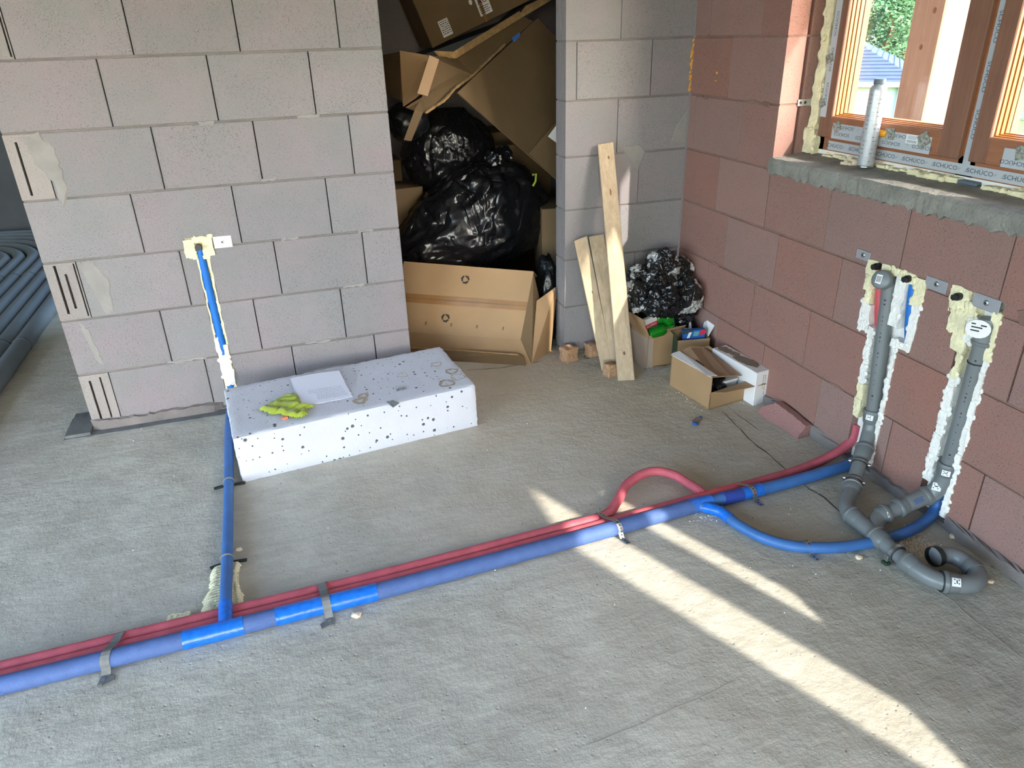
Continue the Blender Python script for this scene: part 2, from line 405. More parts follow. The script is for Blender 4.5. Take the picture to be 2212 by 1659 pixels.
# ------------------------------------------------------------------ the setting: floor
H, P_ = 0.25, 0.386
ZL = lambda k: 1.52-H*k                     # height of course line k
fl = MB().box((-5.8, -7.0, -0.25), (0.5, 6.2, 0.0))
floor = tag(fl.build('floor', M['floor'], loc=(0, 0, 0)), 'bare grey concrete floor with trowel marks and thin cracks', 'floor', kind='structure')
def crack(pts, w, seed, mat='crack'):
    rnd = random.Random(seed); P = []
    for a, b in zip(pts, pts[1:]):
        n = max(2, int((b-a).length/.03))
        for i in range(n): P.append(a.lerp(b, i/n)+Vector((rnd.uniform(-.0025,.0025), rnd.uniform(-.0025,.0025), 0)))
    P.append(pts[-1]); m = MB(); vs = []; n = len(P)
    for i, p in enumerate(P):
        t = (P[min(i+1,n-1)]-P[max(i-1,0)]).normalized(); s = Vector((-t.y, t.x, 0)); ww = w*rnd.uniform(.3, 1.2)*(.15 if i in (0, n-1) else 1)
        for q in (p-s*ww, p+s*ww):
            vs += [Vector((q.x, q.y, .0012)), Vector((q.x, q.y, -.01))]
    fs = []
    for i in range(n-1):
        a = i*4; fs += [(a, a+4, a+6, a+2), (a, a+1, a+5, a+4), (a+2, a+6, a+7, a+3)]
    m.add(vs, fs); m.build('crack', M[mat], floor)
FZ = lambda x, y: px(x, y, 2, 0.0)
crack([FZ(1560,888), FZ(1625,955), FZ(1665,985), FZ(1700,1017)], .0022, 1)
crack([FZ(1735,1048), FZ(1780,1075), FZ(1818,1110)], .003, 2)
crack([FZ(2005,1262), FZ(2060,1300), FZ(2110,1345), FZ(2211,1425)], .0010, 3, 'crack_soft')
crack([FZ(1585,890), FZ(1640,930)], .001, 4)
crack([FZ(1010,800), FZ(1080,795), FZ(1170,780)], .0016, 5)
crack([FZ(1265,1610), FZ(1370,1570), FZ(1480,1520), FZ(1590,1470)], .0012, 7, 'crack_soft')

# ------------------------------------------------------------------ walls of blocks
_cache = {}
def plain_block(L, h, d, mat):
    key = (round(L, 3), round(h, 3), round(d, 3), mat)
    if key not in _cache:
        m = MB().box((-L/2, 0, -h/2), (L/2, d, h/2), .0022)
        me = bpy.data.meshes.new('block'); me.from_pydata([tuple(v) for v in m.v], [], m.f); me.materials.append(M[mat]); _cache[key] = me
    return _cache[key]
def wmap(side, u, d, z): return Vector((u, d, z)) if side == 'back' else Vector((d, -u, z))
def cut_block(side, u0, u1, z0, z1, d, holes):
    us = sorted({u0, u1, *[min(max(a, u0), u1) for h in holes for a in h[:2]]}); zs = sorted({z0, z1, *[min(max(a, z0), z1) for h in holes for a in h[2:4]]})
    def dep(i, j):
        if not (0 <= i < len(us)-1 and 0 <= j < len(zs)-1): return d
        c, e = (us[i]+us[i+1])/2, (zs[j]+zs[j+1])/2
        for h in holes:
            if h[0] < c < h[1] and h[2] < e < h[3]: return h[4]
        return 0.0
    m = MB(); Q = lambda u, dd, z: wmap(side, u, dd, z)
    for i in range(-1, len(us)):
        for j in range(-1, len(zs)):
            a = dep(i, j)
            if 0 <= i < len(us)-1 and 0 <= j < len(zs)-1:
                m.add([Q(us[i],a,zs[j]), Q(us[i+1],a,zs[j]), Q(us[i+1],a,zs[j+1]), Q(us[i],a,zs[j+1])], [(0,1,2,3)])
            b = dep(i+1, j)
            if i+1 < len(us) and 0 <= j < len(zs)-1 and a != b:
                m.add([Q(us[i+1],a,zs[j]), Q(us[i+1],b,zs[j]), Q(us[i+1],b,zs[j+1]), Q(us[i+1],a,zs[j+1])], [(0,1,2,3)])
            b = dep(i, j+1)
            if j+1 < len(zs) and 0 <= i < len(us)-1 and a != b:
                m.add([Q(us[i],a,zs[j+1]), Q(us[i],b,zs[j+1]), Q(us[i+1],b,zs[j+1]), Q(us[i+1],a,zs[j+1])], [(0,1,2,3)])
    m.add([Q(u0,d,z0), Q(u1,d,z0), Q(u1,d,z1), Q(u0,d,z1)], [(3,2,1,0)])
    return m
rb = random.Random(3)
def course(parent, side, joints, z0, z1, d, mat, holes=(), vgap=.0042, hgap=.004):
    for a, b in zip(joints, joints[1:]):
        u0, u1, w0, w1 = a+vgap/2, b-vgap/2, z0+hgap, z1-hgap
        hs = [h for h in holes if h[0] < u1 and h[1] > u0 and h[2] < w1 and h[3] > w0]
        if hs: cut_block(side, u0, u1, w0, w1, d, hs).build('block', M[mat], parent)
        else:
            o = link('block', plain_block(u1-u0, w1-w0, d, mat), None, parent)
            p = wmap(side, (u0+u1)/2, rb.uniform(-.0018, .0012), (w0+w1)/2)
            o.location = p-wloc(parent); o.rotation_euler = (rb.uniform(-.003,.003), rb.uniform(-.002,.002), rb.uniform(-.003,.003)+(0 if side == 'back' else -math.pi/2))
def mortar(parent, side, u0, u1, z, d, holes=(), mat='mortar'):
    segs = [(u0, u1)]
    for h in holes:
        if h[2] < z < h[3]:
            segs = [s for a, b in segs for s in ((a, min(b, h[0])), (max(a, h[1]), b)) if s[1]-s[0] > .005]
    for a, b in segs:
        lo = wmap(side, a, .0048, z-.0046); hi = wmap(side, b, d-.004, z+.0046)
        MB().box([min(lo[i], hi[i]) for i in range(3)], [max(lo[i], hi[i]) for i in range(3)]).build('mortar_bed', M[mat], parent)

TOPK = -5                                   # courses up to z = 2.77
# --- back wall, left of the doorway
BX0, BXD, BXR = -2.925, -1.465, -0.648
wall_bl = MB().box((BX0+.02, .075, .0), (BXD-.01, .105, 2.76)).build('wall_back', M['core'], loc=(BX0, 0, 0))
tag(wall_bl, 'pale grey-pink block wall left of the doorway with a pipe chase', 'wall', kind='structure')
CHB = [(-2.348, -2.294, .0, .76, .05), (-2.380, -2.276, .732, .816, .05)]
header = []
for k in range(TOPK, 7):
    z0, z1 = (ZL(k) if k < 6 else .02), ZL(k-1)
    even = (k % 2 == 0)
    js = [-2.805, -2.408, -2.024, -1.638, BXD] if even else [BX0, -2.540, -2.153, -1.767, BXD]
    course(wall_bl, 'back', js, z0, z1, .12, 'block_grey', CHB)
    if even: header.append((z0, z1))
    mortar(wall_bl, 'back', BX0+.004, BXD-.004, z0 if k < 6 else .0165, .12, CHB)
mb = MB().box((BX0-.003, -.004, .0), (BXD, .118, .013)).build('mortar_bed', M['mortar'], wall_bl)
for i, (z0, z1) in enumerate(header):        # end faces of the blocks of the wall behind, with their slots
    u0, u1 = BX0+.002, -2.8065
    sl = [(u0+.034, u0+.043, z0+.02, z1-.03, .05), (u0+.078, u0+.085, z0+.03, z1-.02, .03)] if i % 2 else [(u0+.034, u0+.044, z0+.03, z1-.012, .06), (u0+.066, u0+.076, z0+.05, z1-.05, .03), (u0+.106, u0+.112, z0+.012, z1-.01, .05)]
    cut_block('back', u0, u1, z0+.004, z1-.004, .12, sl[:1] if i == len(header)-3 else sl).build('block', M['block_raw'], wall_bl)
def smear(parent, pts, t, mat, seed, side='back', name='mortar_smear'):
    """ragged thin patch stuck on a wall; pts: outline as (u, z)"""
    rnd = random.Random(seed); P = []
    n = len(pts)
    for i in range(n):
        a, b = Vector(pts[i]), Vector(pts[(i+1) % n]); k = max(1, int((b-a).length/.018))
        for j in range(k):
            q = a.lerp(b, j/k); P.append(Vector((q.x+rnd.uniform(-.005,.005), q.y+rnd.uniform(-.005,.005))))
    c = sum(P, Vector((0, 0)))/len(P); n = len(P)
    m = MB(); vs = [wmap(side, p.x, .001, p.y) for p in P]+[wmap(side, c.x+(p.x-c.x)*.86, -t, c.y+(p.y-c.y)*.9) for p in P]
    m.add(vs, [(i, (i+1) % n, n+(i+1) % n, n+i) for i in range(n)]+[tuple(range(n, 2*n))])
    return m.build(name, M[mat], parent)
smear(wall_bl, [(-2.86,1.26),(-2.80,1.27),(-2.76,1.22),(-2.75,1.05),(-2.79,.98),(-2.80,1.08),(-2.84,1.16)], .003, 'mortar_light', 1)
smear(wall_bl, [(-2.80,.77),(-2.74,.76),(-2.70,.68),(-2.71,.54),(-2.75,.52),(-2.77,.60)], .002, 'mortar_light', 2)
smear(wall_bl, [(-2.86,.52),(-2.84,.51),(-2.82,.40),(-2.81,.30),(-2.83,.31),(-2.85,.40)], .002, 'mortar_light', 4)
smear(wall_bl, [(-2.93,.05),(-2.7,.045),(-2.42,.05),(-2.37,.045),(-2.37,.0),(-2.93,.0)], .02, 'mortar', 5)
smear(wall_bl, [(-2.29,.045),(-2.0,.04),(-1.6,.045),(-1.47,.04),(-1.47,.0),(-2.29,.0)], .015, 'mortar', 6)
for i, (u, z, w) in enumerate([(-1.80, 1.27, .1), (-2.20, 1.268, .06), (-2.02, 1.03, .12), (-1.95, .772, .08), (-1.7, .52, .1), (-2.48, .272, .16), (-1.9, .27, .12), (-1.62, .771, .07)]):
    smear(wall_bl, [(u-w/2, z+.006), (u+w/2, z+.008), (u+w/2, z-.004), (u-w/2, z-.006)], .002, 'mortar_light', 20+i)

# --- back wall, right of the doorway
wall_br = MB().box((BXR+.01, .075, .0), (-.01, .105, 2.76)).build('wall_back_corner', M['core'], loc=(BXR, 0, 0))
tag(wall_br, 'narrow pale block wall between the doorway and the corner', 'wall', kind='structure')
for k in range(TOPK, 7):
    z0, z1 = (ZL(k) if k < 6 else .02), ZL(k-1)
    js = [[BXR, -.595, -.216, 0], [BXR, -.380, 0], [BXR, -.595, -.258, 0], [BXR, -.44, -.06, 0]][(k-1) % 4 if k != 3 else 2]
    js = {0: [BXR, -.380, -.002], 1: [BXR, -.595, -.216, -.002], 2: [BXR, -.382, -.002], 3: [BXR, -.258, -.002], 4: [BXR, -.39, -.002], 5: [BXR, -.258, -.002], 6: [BXR, -.39, -.002]}.get(k, [BXR, -.380, -.002] if k % 2 == 0 else [BXR, -.595, -.216, -.002])
    a = js[0]; b = js[1]                     # jamb block with vertical grooves on its end
    grooves = [.022, .034, .058, .070, .094]
    prof = [(b-.0016, 0), (b-.0016, .12), (a, .12)]
    for g in reversed(grooves): prof += [(a, g+.0035), (a+.006, g+.0025), (a+.006, g-.0025), (a, g-.0035)]
    prof += [(a, 0)]
    MB().prism([(x, y, z0+.004) for x, y in prof], (0, 0, z1-z0-.008)).build('block', M['block_grey'], wall_br)
    course(wall_br, 'back', js[1:], z0, z1, .12, 'block_grey')
    mortar(wall_br, 'back', BXR+.003, -.003, z0 if k < 6 else .0165, .12)
MB().box((BXR, -.002, 0), (-.003, .118, .013)).build('mortar_bed', M['mortar'], wall_br)
smear(wall_br, [(-.36,1.05),(-.26,1.06),(-.22,1.02),(-.26,.93),(-.30,.97)], .0025, 'mortar_light', 9)
smear(wall_br, [(-.06,1.14),(-.01,1.2),(-.006,1.04),(-.09,1.05)], .0025, 'mortar_light', 10)
for i in range(14):
    z = 1.28+i*.0165; smear(wall_br, [(-.012,z),(-.003,z+.004),(-.003,z+.017),(-.010,z+.015)], .006, 'yellow', 40+i, name='glue_bead')

# --- right wall with the window opening
WY0, WY1, SILL, HEAD = .685, 2.235, 1.022, 2.27
wall_r = MB().box((.10, -3.15, 0), (.14, -.01, 1.0)).build('wall_right', M['core'], loc=(0, 0, 0))
tag(wall_r, 'reddish expanded clay block wall under and beside the window', 'wall', kind='structure')
CHR = [(1.306, 1.558, .60, .797, .06), (1.345, 1.556, .54, .60, .06), (1.365, 1.503, .0, .54, .06), (1.668, 1.842, .68, .808, .055), (1.70, 1.842, .61, .68, .055), (1.722, 1.842, .0, .61, .055)]
rowj = {0: .508, 1: .314, 2: .437, 3: .298, 4: .410, 5: .290, 6: .410}
for k in range(TOPK, 7):
    z0, z1 = (ZL(k) if k < 6 else .02), ZL(k-1)
    j0 = rowj.get(k, .508 if k % 2 == 0 else .314)
    js = [0.0]; u = j0-P_*math.floor(j0/P_)
    if u < .04: u += P_
    if k == 2: js = [0.0, .055]; u = .437
    while u < 3.1: js.append(u); u += P_*(.985 if k > 2 else 1)
    js.append(3.15)
    spans = [(0, 3.15)]
    if z1 > SILL+.05 and z0 < HEAD-.02: spans = [(0, WY0), (WY1, 3.15)]
    zt = min(z1, SILL) if k == 2 else z1
    for a, b in spans:
        jj = [a]+[j for j in js if a+.03 < j < b-.03]+[b]
        if b == WY0:                         # reveal block: grooved end facing the opening
            q, r = jj[-2], jj[-1]
            prof = [(0, q+.0016), (.24, q+.0016), (.24, r-.02)]+[(.165, r-.02), (.165, r), (.105, r), (.105, r-.014), (.088, r-.014), (.088, r)]+[(0, r)]
            MB().prism([(x, -y, z0+.004) for x, y in prof], (0, 0, z1-z0-.008)).build('block', M['block_red'], wall_r)
            jj = jj[:-1]
        course(wall_r, 'right', jj, z0, z1, .24, 'block_red', CHR)
        mortar(wall_r, 'right', a+.003, b-.003, z0 if k < 6 else .0165, .235, CHR, 'mortar_red')
MB().box((.002, -3.15, 0), (.24, -.002, .0128)).build('mortar_bed', M['mortar'], wall_r)
smear(wall_r, [(.05,.05),(.6,.035),(1.2,.05),(1.36,.04),(1.36,.0),(.05,.0)], .012, 'mortar', 31, 'right')
smear(wall_r, [(1.5,.045),(1.72,.04),(1.72,.0),(1.5,.0)], .015, 'mortar', 32, 'right')
smear(wall_r, [(1.84,.05),(2.1,.045),(2.6,.05),(3.1,.04),(3.1,.0),(1.84,.0)], .02, 'mortar', 33, 'right')
smear(wall_r, [(1.88,.80),(1.93,.82),(1.94,.77),(1.90,.76)], .003, 'mortar_red', 34, 'right')
for i, (u, z, w) in enumerate([(.35, .52, .06), (.66, .522, .1), (.75, 1.01, .2), (.12, 1.262, .1), (.55, 1.268, .16), (1.25, .27, .08), (.5, .272, .05)]):
    smear(wall_r, [(u-w/2, z+.006), (u+w/2, z+.007), (u+w/2, z-.006), (u-w/2, z-.005)], .002, 'mortar_red', 60+i, 'right')
for i, (u, z) in enumerate([(.22, 1.37), (.215, 1.34)]):
    smear(wall_r, [(u-.008, z), (u, z+.006), (u+.01, z+.002), (u, z-.005)], .004, 'yellow', 80+i, 'right', 'glue_bead')

# --- cement window board bed under the window
rs = random.Random(12); m = MB(); n = 90; top = []; 
ys = [.672+(2.26-.672)*i/n for i in range(n+1)]
for i, y in enumerate(ys):
    e = rs.uniform(-.0035, .0035)
    top.append([Vector((.25, -y, 1.086)), Vector((.12, -y, 1.0758+e*.2)), Vector((.025, -y, 1.0682+e*.3)), Vector((-.002+e*.6, -y, 1.066+e*.5)), Vector((-.008+e, -y, 1.054)), Vector((-.010+e, -y, 1.03)), Vector((-.006+e, -y, 1.006+rs.uniform(-.012, .008))), Vector((.004, -y, 1.0)), Vector((.25, -y, 1.005))])
vs = [v for row in top for v in row]; k = 9
m.add(vs, [(i*k+j, (i+1)*k+j, (i+1)*k+(j+1) % k, i*k+(j+1) % k) for i in range(n) for j in range(k)]+[tuple(range(k)), tuple(range(n*k+k-1, n*k-1, -1))])
sill = tag(m.build('window_sill', M['sill'], smooth=True, auto=.35), 'rough grey cement sill under the brown window', 'window sill', kind='structure')

# --- rest of the shell (outside the frame or deep in shade)
def shell(name, boxes, mat, label, cat='wall'):
    m = MB()
    for lo, hi in boxes: m.box(lo, hi)
    return tag(m.build(name, M[mat], loc=(0, 0, 0)), label, cat, kind='structure')
W2 = [(3.76, 4.10, 1.90), (4.20, 4.74, 2.28)]   # glazed parts of the second window, in the right wall behind the camera
shell('wall_right_rear', [((0, -7.0, 0), (.24, -3.15, SILL+.04)), ((0, -7.0, 2.36), (.24, -3.15, 2.8)), ((0, -3.40, SILL+.04), (.24, -3.15, 2.36)), ((0, -7.0, SILL+.04), (.24, -4.84, 2.36)), ((.0, -3.15, 2.27), (.24, -2.235, 2.8)), ((.0, -2.26, 2.74), (.24, 0, 2.8))], 'plaster', 'right wall behind the camera with a second window')
m = MB()
m.box((.13, -3.76, 1.06), (.22, -3.40, 2.36)).box((.13, -4.20, 1.06), (.22, -4.10, 2.36)).box((.13, -4.84, 1.06), (.22, -4.74, 2.36))
m.box((.13, -4.10, 1.90), (.22, -3.76, 2.36)).box((.13, -4.74, 2.28), (.22, -4.20, 2.36)).box((.13, -4.84, 1.06), (.22, -3.40, 1.12))
tag(m.build('window_2', M['win'], loc=(.13, -4.25, 1.06)), 'brown framed window in the right wall behind the camera', 'window', kind='structure')
shell('wall_left', [((-5.8, -7.0, 0), (-5.6, -6.7, 2.8)), ((-5.8, -6.7, 2.7), (-5.6, -1.1, 2.8)), ((-5.8, -1.1, 0), (-5.6, 6.2, 2.8))], 'plaster', 'left outer wall with a wide terrace opening')
shell('wall_front', [((-5.8, -7.0, 0), (-4.6, -6.8, 2.8)), ((-4.6, -7.0, 2.5), (-1.9, -6.8, 2.8)), ((-1.9, -7.0, 0), (.24, -6.8, 2.8))], 'plaster', 'wall behind the camera with a wide opening')
shell('wall_far', [((-5.8, 4.35, 0), (.24, 4.55, 2.8))], 'shade_wall', 'far wall of the room behind')
shell('wall_partition', [((BX0+.003, .121, 0), (-2.805, 1.6, 2.76)), ((-2.805, 1.5, 0), (.24, 1.62, 2.76))], 'block_grey', 'block partition behind the left wall and the storeroom')
shell('wall_storeroom', [((.0, .1205, 0), (.24, 1.5, 2.76))], 'block_grey', 'outer wall inside the dark storeroom')
shell('ceiling', [((-5.8, -7.0, 2.78), (.24, 6.2, 2.95))], 'ceiling', 'flat concrete ceiling', 'ceiling')
shell('sun_block_slab', [((-5.8, -9.8, 2.6), (.5, -7.0, 2.75))], 'ceiling', 'added roof slab keeping the sun out of the opening behind the camera', 'roof')  # unseen slab added to keep direct sun out of this opening
# felt strip under the wall
m = MB().box((-3.035, -.062, .0), (-2.36, .2, .006)).box((-3.03, -.055, .006), (BX0-.004, .12, .02))
tag(m.build('felt_strip', M['dark_felt']), 'dark damp-proof felt strip sticking out under the wall end', 'felt strip')
shell('lintel', [((BXD, .001, 2.02), (BXR, .12, 2.76))], 'block_grey', 'concrete lintel above the storeroom doorway', 'lintel')

# ------------------------------------------------------------------ the window
R_, U_ = Vector((0, -1, 0)), Vector((0, 0, 1))           # reading direction on the right wall
win = thing('window_1', 'brown wood-effect window with protective film tapes above the cement sill', 'window', (.17, -1.46, 1.066), kind='structure')
FY0, FY1, FZ0, FZ1 = .722, 2.20, 1.098, 2.25
XF, XS = .172, .150                          # inner faces of frame and sash
m = MB()
for lo, hi in [((XF, -FY0-.05, FZ0), (.25, -FY0, FZ1)), ((XF, -FY1, FZ0), (.25, -FY1+.05, FZ1)), ((XF, -FY1, FZ0), (.25, -FY0, FZ0+.062)), ((XF, -FY1, FZ1-.05), (.25, -FY0, FZ1)), ((XF, -1.485, FZ0), (.25, -1.42, FZ1))]:
    m.box(lo, hi)
frame = m.build('frame', M['win'], win)
MB().box((.176, -FY1, 1.07), (.25, -FY0, FZ0)).build('base_profile', M['pvc_white'], win)
def sash(a, b, ga, gb):
    """sash from u = a to b with the opening ga..gb; z from 1.145 up"""
    z0, z1, g0, g1 = 1.150, 2.215, 1.232, 2.13
    m = MB().box((XS, -ga, z0), (XS+.016, -a, z1), .003).box((XS, -b, z0), (XS+.016, -gb, z1), .003)
    m2 = MB().box((XS, -gb, z0), (XS+.016, -ga, g0), .003).box((XS, -gb, g1), (XS+.016, -ga, z1), .003)
    s = m.build('sash', M['win_dark'], win); m2.build('rail', M['win'], s)
    x = XS+.016
    for i, (w, ins) in enumerate([(.012, .0035), (.003, .000), (.012, .007), (.003, .004), (.014, .0105), (.003, .008)]):
        A, B, C, D = ga+ins, gb-ins, g0+ins, g1-ins
        mm = MB().box((x, -A, z0+.005), (x+w, -a-.003, z1-.005)).box((x, -b+.003, z0+.005), (x+w, -B, z1-.005)).box((x, -B, z0+.005), (x+w, -A, C)).box((x, -B, D), (x+w, -A, z1-.005))
        mm.build('glazing_bead' if w > .005 else 'gasket', M['bead'] if w > .005 else M['gasket'], s); x += w
    A, B, C, D = ga+.008, gb-.008, g0+.008, g1-.008
    MB().box((x, -B-.006, C-.006), (x+.004, -A+.006, D+.006)).build('pane', M['glass'], s)
    mm = MB().box((x+.004, -A, z0+.005), (x+.03, -a-.003, z1-.005)).box((x+.004, -b+.003, z0+.005), (x+.03, -B, z1-.005)).box((x+.004, -B, z0+.005), (x+.03, -A, C)).box((x+.004, -B, D), (x+.03, -A, z1-.005))
    mm.build('outer_profile', M['win'], s)
    return s
sash(.752, 1.432, .822, 1.348); sash(1.472, 2.150, 1.534, 2.08)
LOGO = text_mesh('SCHÜCO', 1.0)
def tape(x, u0, u1, z0, z1, logos, marks=(), vertical=False, size=.022, flip=False):
    MB().box((x-.0008, -u1, z0), (x, -u0, z1))
    t = MB().box((x-.0008, -u1, z0), (x+.0004, -u0, z1)).build('protective_tape', M['prot_tape'], win)
    L, Mk = MB(), MB()
    for (u, z) in logos:
        r, u_ = (Vector((0, 0, 1)), Vector((0, 1, 0))) if vertical else (R_, U_)
        if flip: r, u_ = -r, -u_
        flat(L, [(v.x*size, v.y*size*.85) for v in LOGO[0]], LOGO[1], Vector((x-.001, -u, z)), r, u_)
    for (u, z, s) in marks:                   # small recycling triangle and arrow mark
        sg = -1 if flip else 1
        tri = [(-.5, -.45), (.5, -.45), (.0, .45)]; inn = [(a*.55, b*.55-.04) for a, b in tri]
        flat(Mk, [(a*s*sg, b*s*sg) for a, b in tri+inn], [(0, 1, 4, 3), (1, 2, 5, 4), (2, 0, 3, 5)], Vector((x-.001, -u, z)), R_, U_)
        flat(Mk, [(a*s*sg, b*s*sg) for a, b in [(-.5-2.2, -.5), (.1-2.2, .0), (.5-2.2, .5), (-.1-2.2, .1)]], [(0, 1, 2, 3)], Vector((x-.001, -u, z)), R_, U_)
    if L.v: L.build('lettering', M['prot_ink'], t)
    if Mk.v: Mk.build('recycling_mark', M['prot_ink_pale'], t)
    return t
tape(XF, .80, 2.16, 1.102, 1.136, [(.835+.135*i, 1.119) for i in range(10)], [(.835+.135*i+.085, 1.119, .013) for i in range(10)], size=.024)
tape(XS, .835, 1.318, 1.151, 1.207, [(.905, 1.196), (1.04, 1.196), (1.175, 1.196), (1.285, 1.170), (.89, 1.170), (1.01, 1.168), (1.145, 1.168)], [(.95, 1.196, .011), (1.085, 1.194, .011), (1.22, 1.172, .011)], size=.021, flip=True)
tape(XS, 1.592, 2.10, 1.151, 1.207, [(1.63, 1.168), (1.70, 1.192), (1.83, 1.192), (1.77, 1.166), (1.9, 1.166)], [(1.66, 1.190, .011), (1.74, 1.168, .011)], size=.021, flip=True)
tape(XF-.0002, .735, .7515, 1.225, 2.2, [(.744, 1.27+.105*i) for i in range(9)], (), True, .017)
tape(XS, .7525, .786, 1.225, 2.2, [(.772, 1.31+.125*i) for i in range(7)], (), True, .021)
tape(XF-.0002, 1.438, 1.467, 1.136, 2.2, [(1.452, 1.26+.14*i) for i in range(7)], (), True, .022, True)
for (u, z, s, a) in [(.862, 1.196, .022, .5), (1.135, 1.198, .024, .1), (1.288, 1.196, .027, .6), (1.655, 1.2, .026, .15), (.757, 1.275, .017, .5), (.764, 1.44, .019, .4)]:
    m = MB(); o = Vector((XS-.0012, -u, z)); c, sn = math.cos(a), math.sin(a)
    m.prism([o+R_*(s*.8*(c*p-sn*q))+U_*(s*.8*(sn*p+c*q)) for p, q in [(-1,-1),(1,-1),(1,1),(-1,1)]], (-.004, 0, 0)); m.build('fleece_pad', M['cork'], win)
m = MB(); m.box((XS-.0022, -1.262, 1.176), (XS-.001, -1.21, 1.206)); st = m.build('barcode_sticker', M['sticker'], win)
m = MB()
for i in range(12): m.box((XS-.0026, -1.216-.0036*i-.0018, 1.179), (XS-.0021, -1.216-.0036*i, 1.188))
for i in range(3): m.box((XS-.0026, -1.255, 1.192+.004*i), (XS-.0021, -1.217, 1.1935+.004*i))
m.build('barcode', M['prot_ink_pale'], st)

# ------------------------------------------------------------------ foam helper: lumpy ragged filling
def clusters(boxes, tol=.004):
    left = list(boxes); out = []
    while left:
        g = [left.pop()]; ch = True
        while ch:
            ch = False
            for b in list(left):
                if any(all(b[0][i] < c[1][i]+tol and c[0][i] < b[1][i]+tol for i in range(3)) for c in g): g.append(b); left.remove(b); ch = True
        out.append(g)
    return out
def lumpy(path_boxes, seed, amp=.006, sub=.012, blobs=None, flat_ax=None, zfloor=-9):
    """blobby mass over boxes (lo, hi) : each box is gridded and pushed about by noise"""
    bm = bmesh.new()
    for lo, hi in path_boxes:
        lo, hi = Vector(lo), Vector(hi); c = (lo+hi)/2; s = hi-lo
        b2 = bmesh.new(); bmesh.ops.create_cube(b2, size=1)
        cuts = [max(1, min(40, int(abs(s[i])/sub))) for i in range(3)]
        for ax in range(3):
            for k in range(1, cuts[ax]):
                pl = Vector((0, 0, 0)); pl[ax] = -.5+k/cuts[ax]; no = Vector((0, 0, 0)); no[ax] = 1
                bmesh.ops.bisect_plane(b2, geom=list(b2.verts)+list(b2.edges)+list(b2.faces), plane_co=pl, plane_no=no)
        for v in b2.verts:
            p = Vector((v.co.x*s.x, v.co.y*s.y, v.co.z*s.z))+c
            nv = noise.noise_vector(p*26+Vector((seed*3.1, 0, 0)))*amp+noise.noise_vector(p*90+Vector((seed, 5, 0)))*amp*.6
            v.co = p+nv
        tmp = bpy.data.meshes.new('t'); b2.to_mesh(tmp); bm.from_mesh(tmp); bpy.data.meshes.remove(tmp); b2.free()
        rnd = random.Random(int(seed*100+lo.x*997+lo.y*331+lo.z*577)); ds = sorted(abs(q) for q in s); kb = blobs if blobs is not None else max(2, min(9, int(ds[1]*ds[2]/.0005)))
        for _ in range(kb):                  # rounded foam bubbles over the mass
            cc = Vector([rnd.uniform(lo[i], hi[i]) for i in range(3)]); rr = min(.012, max(.004, ds[1]*rnd.uniform(.15, .3)))
            b2 = bmesh.new(); bmesh.ops.create_icosphere(b2, subdivisions=2, radius=rr)
            for v in b2.verts: v.co = cc+v.co*(1+.5*noise.noise(v.co*70+cc*9))
            for ax in (0, 1):
                if flat_ax is not None and ax == flat_ax:
                    for v in b2.verts: v.co[ax] = (lo[ax]+.004)+(v.co[ax]-cc[ax])*.45
            for v in b2.verts: v.co.z = max(v.co.z, zfloor)
            tmp = bpy.data.meshes.new('t'); b2.to_mesh(tmp); bm.from_mesh(tmp); bpy.data.meshes.remove(tmp); b2.free()
    return MB().bm(bm)
wf = []
for i in range(26):
    z = 1.078+i*.046; w = .034 if i > 1 else .05
    wf.append(((.150-(.012 if i < 2 else 0), -.735-(.012 if i < 2 else 0), z), (.2, -.690, z+.05)))
tag(lumpy(wf, 4, .007).build('foam_seal', M['foam'], smooth=True, auto=1.2), 'cream foam bead sealing the left side of the window frame', 'foam')
wf = [((.150+.007*math.sin(i*1.7)-.012*(i > 8), -(.80+i*.05)-.055, 1.074), (.185, -(.80+i*.05), 1.083+.006*(math.sin(i*2.3) > .1)+.004*(i > 8))) for i in range(26) if i not in (13, 14)]
fs_ = thing('foam_seal', 'cream foam bead along the bottom of the window frame', 'foam', (.16, -1.4, 1.078))
for g_ in clusters(wf): lumpy(g_, 6, .005).build('foam_bead', M['foam'], fs_, True, auto=1.2)
o = px(2090, 398, 2, 1.078)
m = MB().obox(o+Vector((-.015, .03, .0)), Vector((.05, .008, .0)), Vector((0, -.075, 0)), Vector((0, 0, .012)), .003)
tag(m.build('plastic_wedge', M['can_top']), 'dark plastic packing wedge under the window frame', 'wedge')
# frame anchor on the reveal
t = thing('frame_anchor', 'perforated steel anchor plate on the window reveal', 'anchor', (.1, -.688, 1.262))
m = MB().box((.085, -.6895, 1.262), (.18, -.6855, 1.287)); m.build('plate', M['metal'], t)
for x in (.098, .12):
    MB().tube([(x, -.6900, 1.2745), (x, -.688, 1.2745)], .006, 10).build('hole', M['rubber'], t)
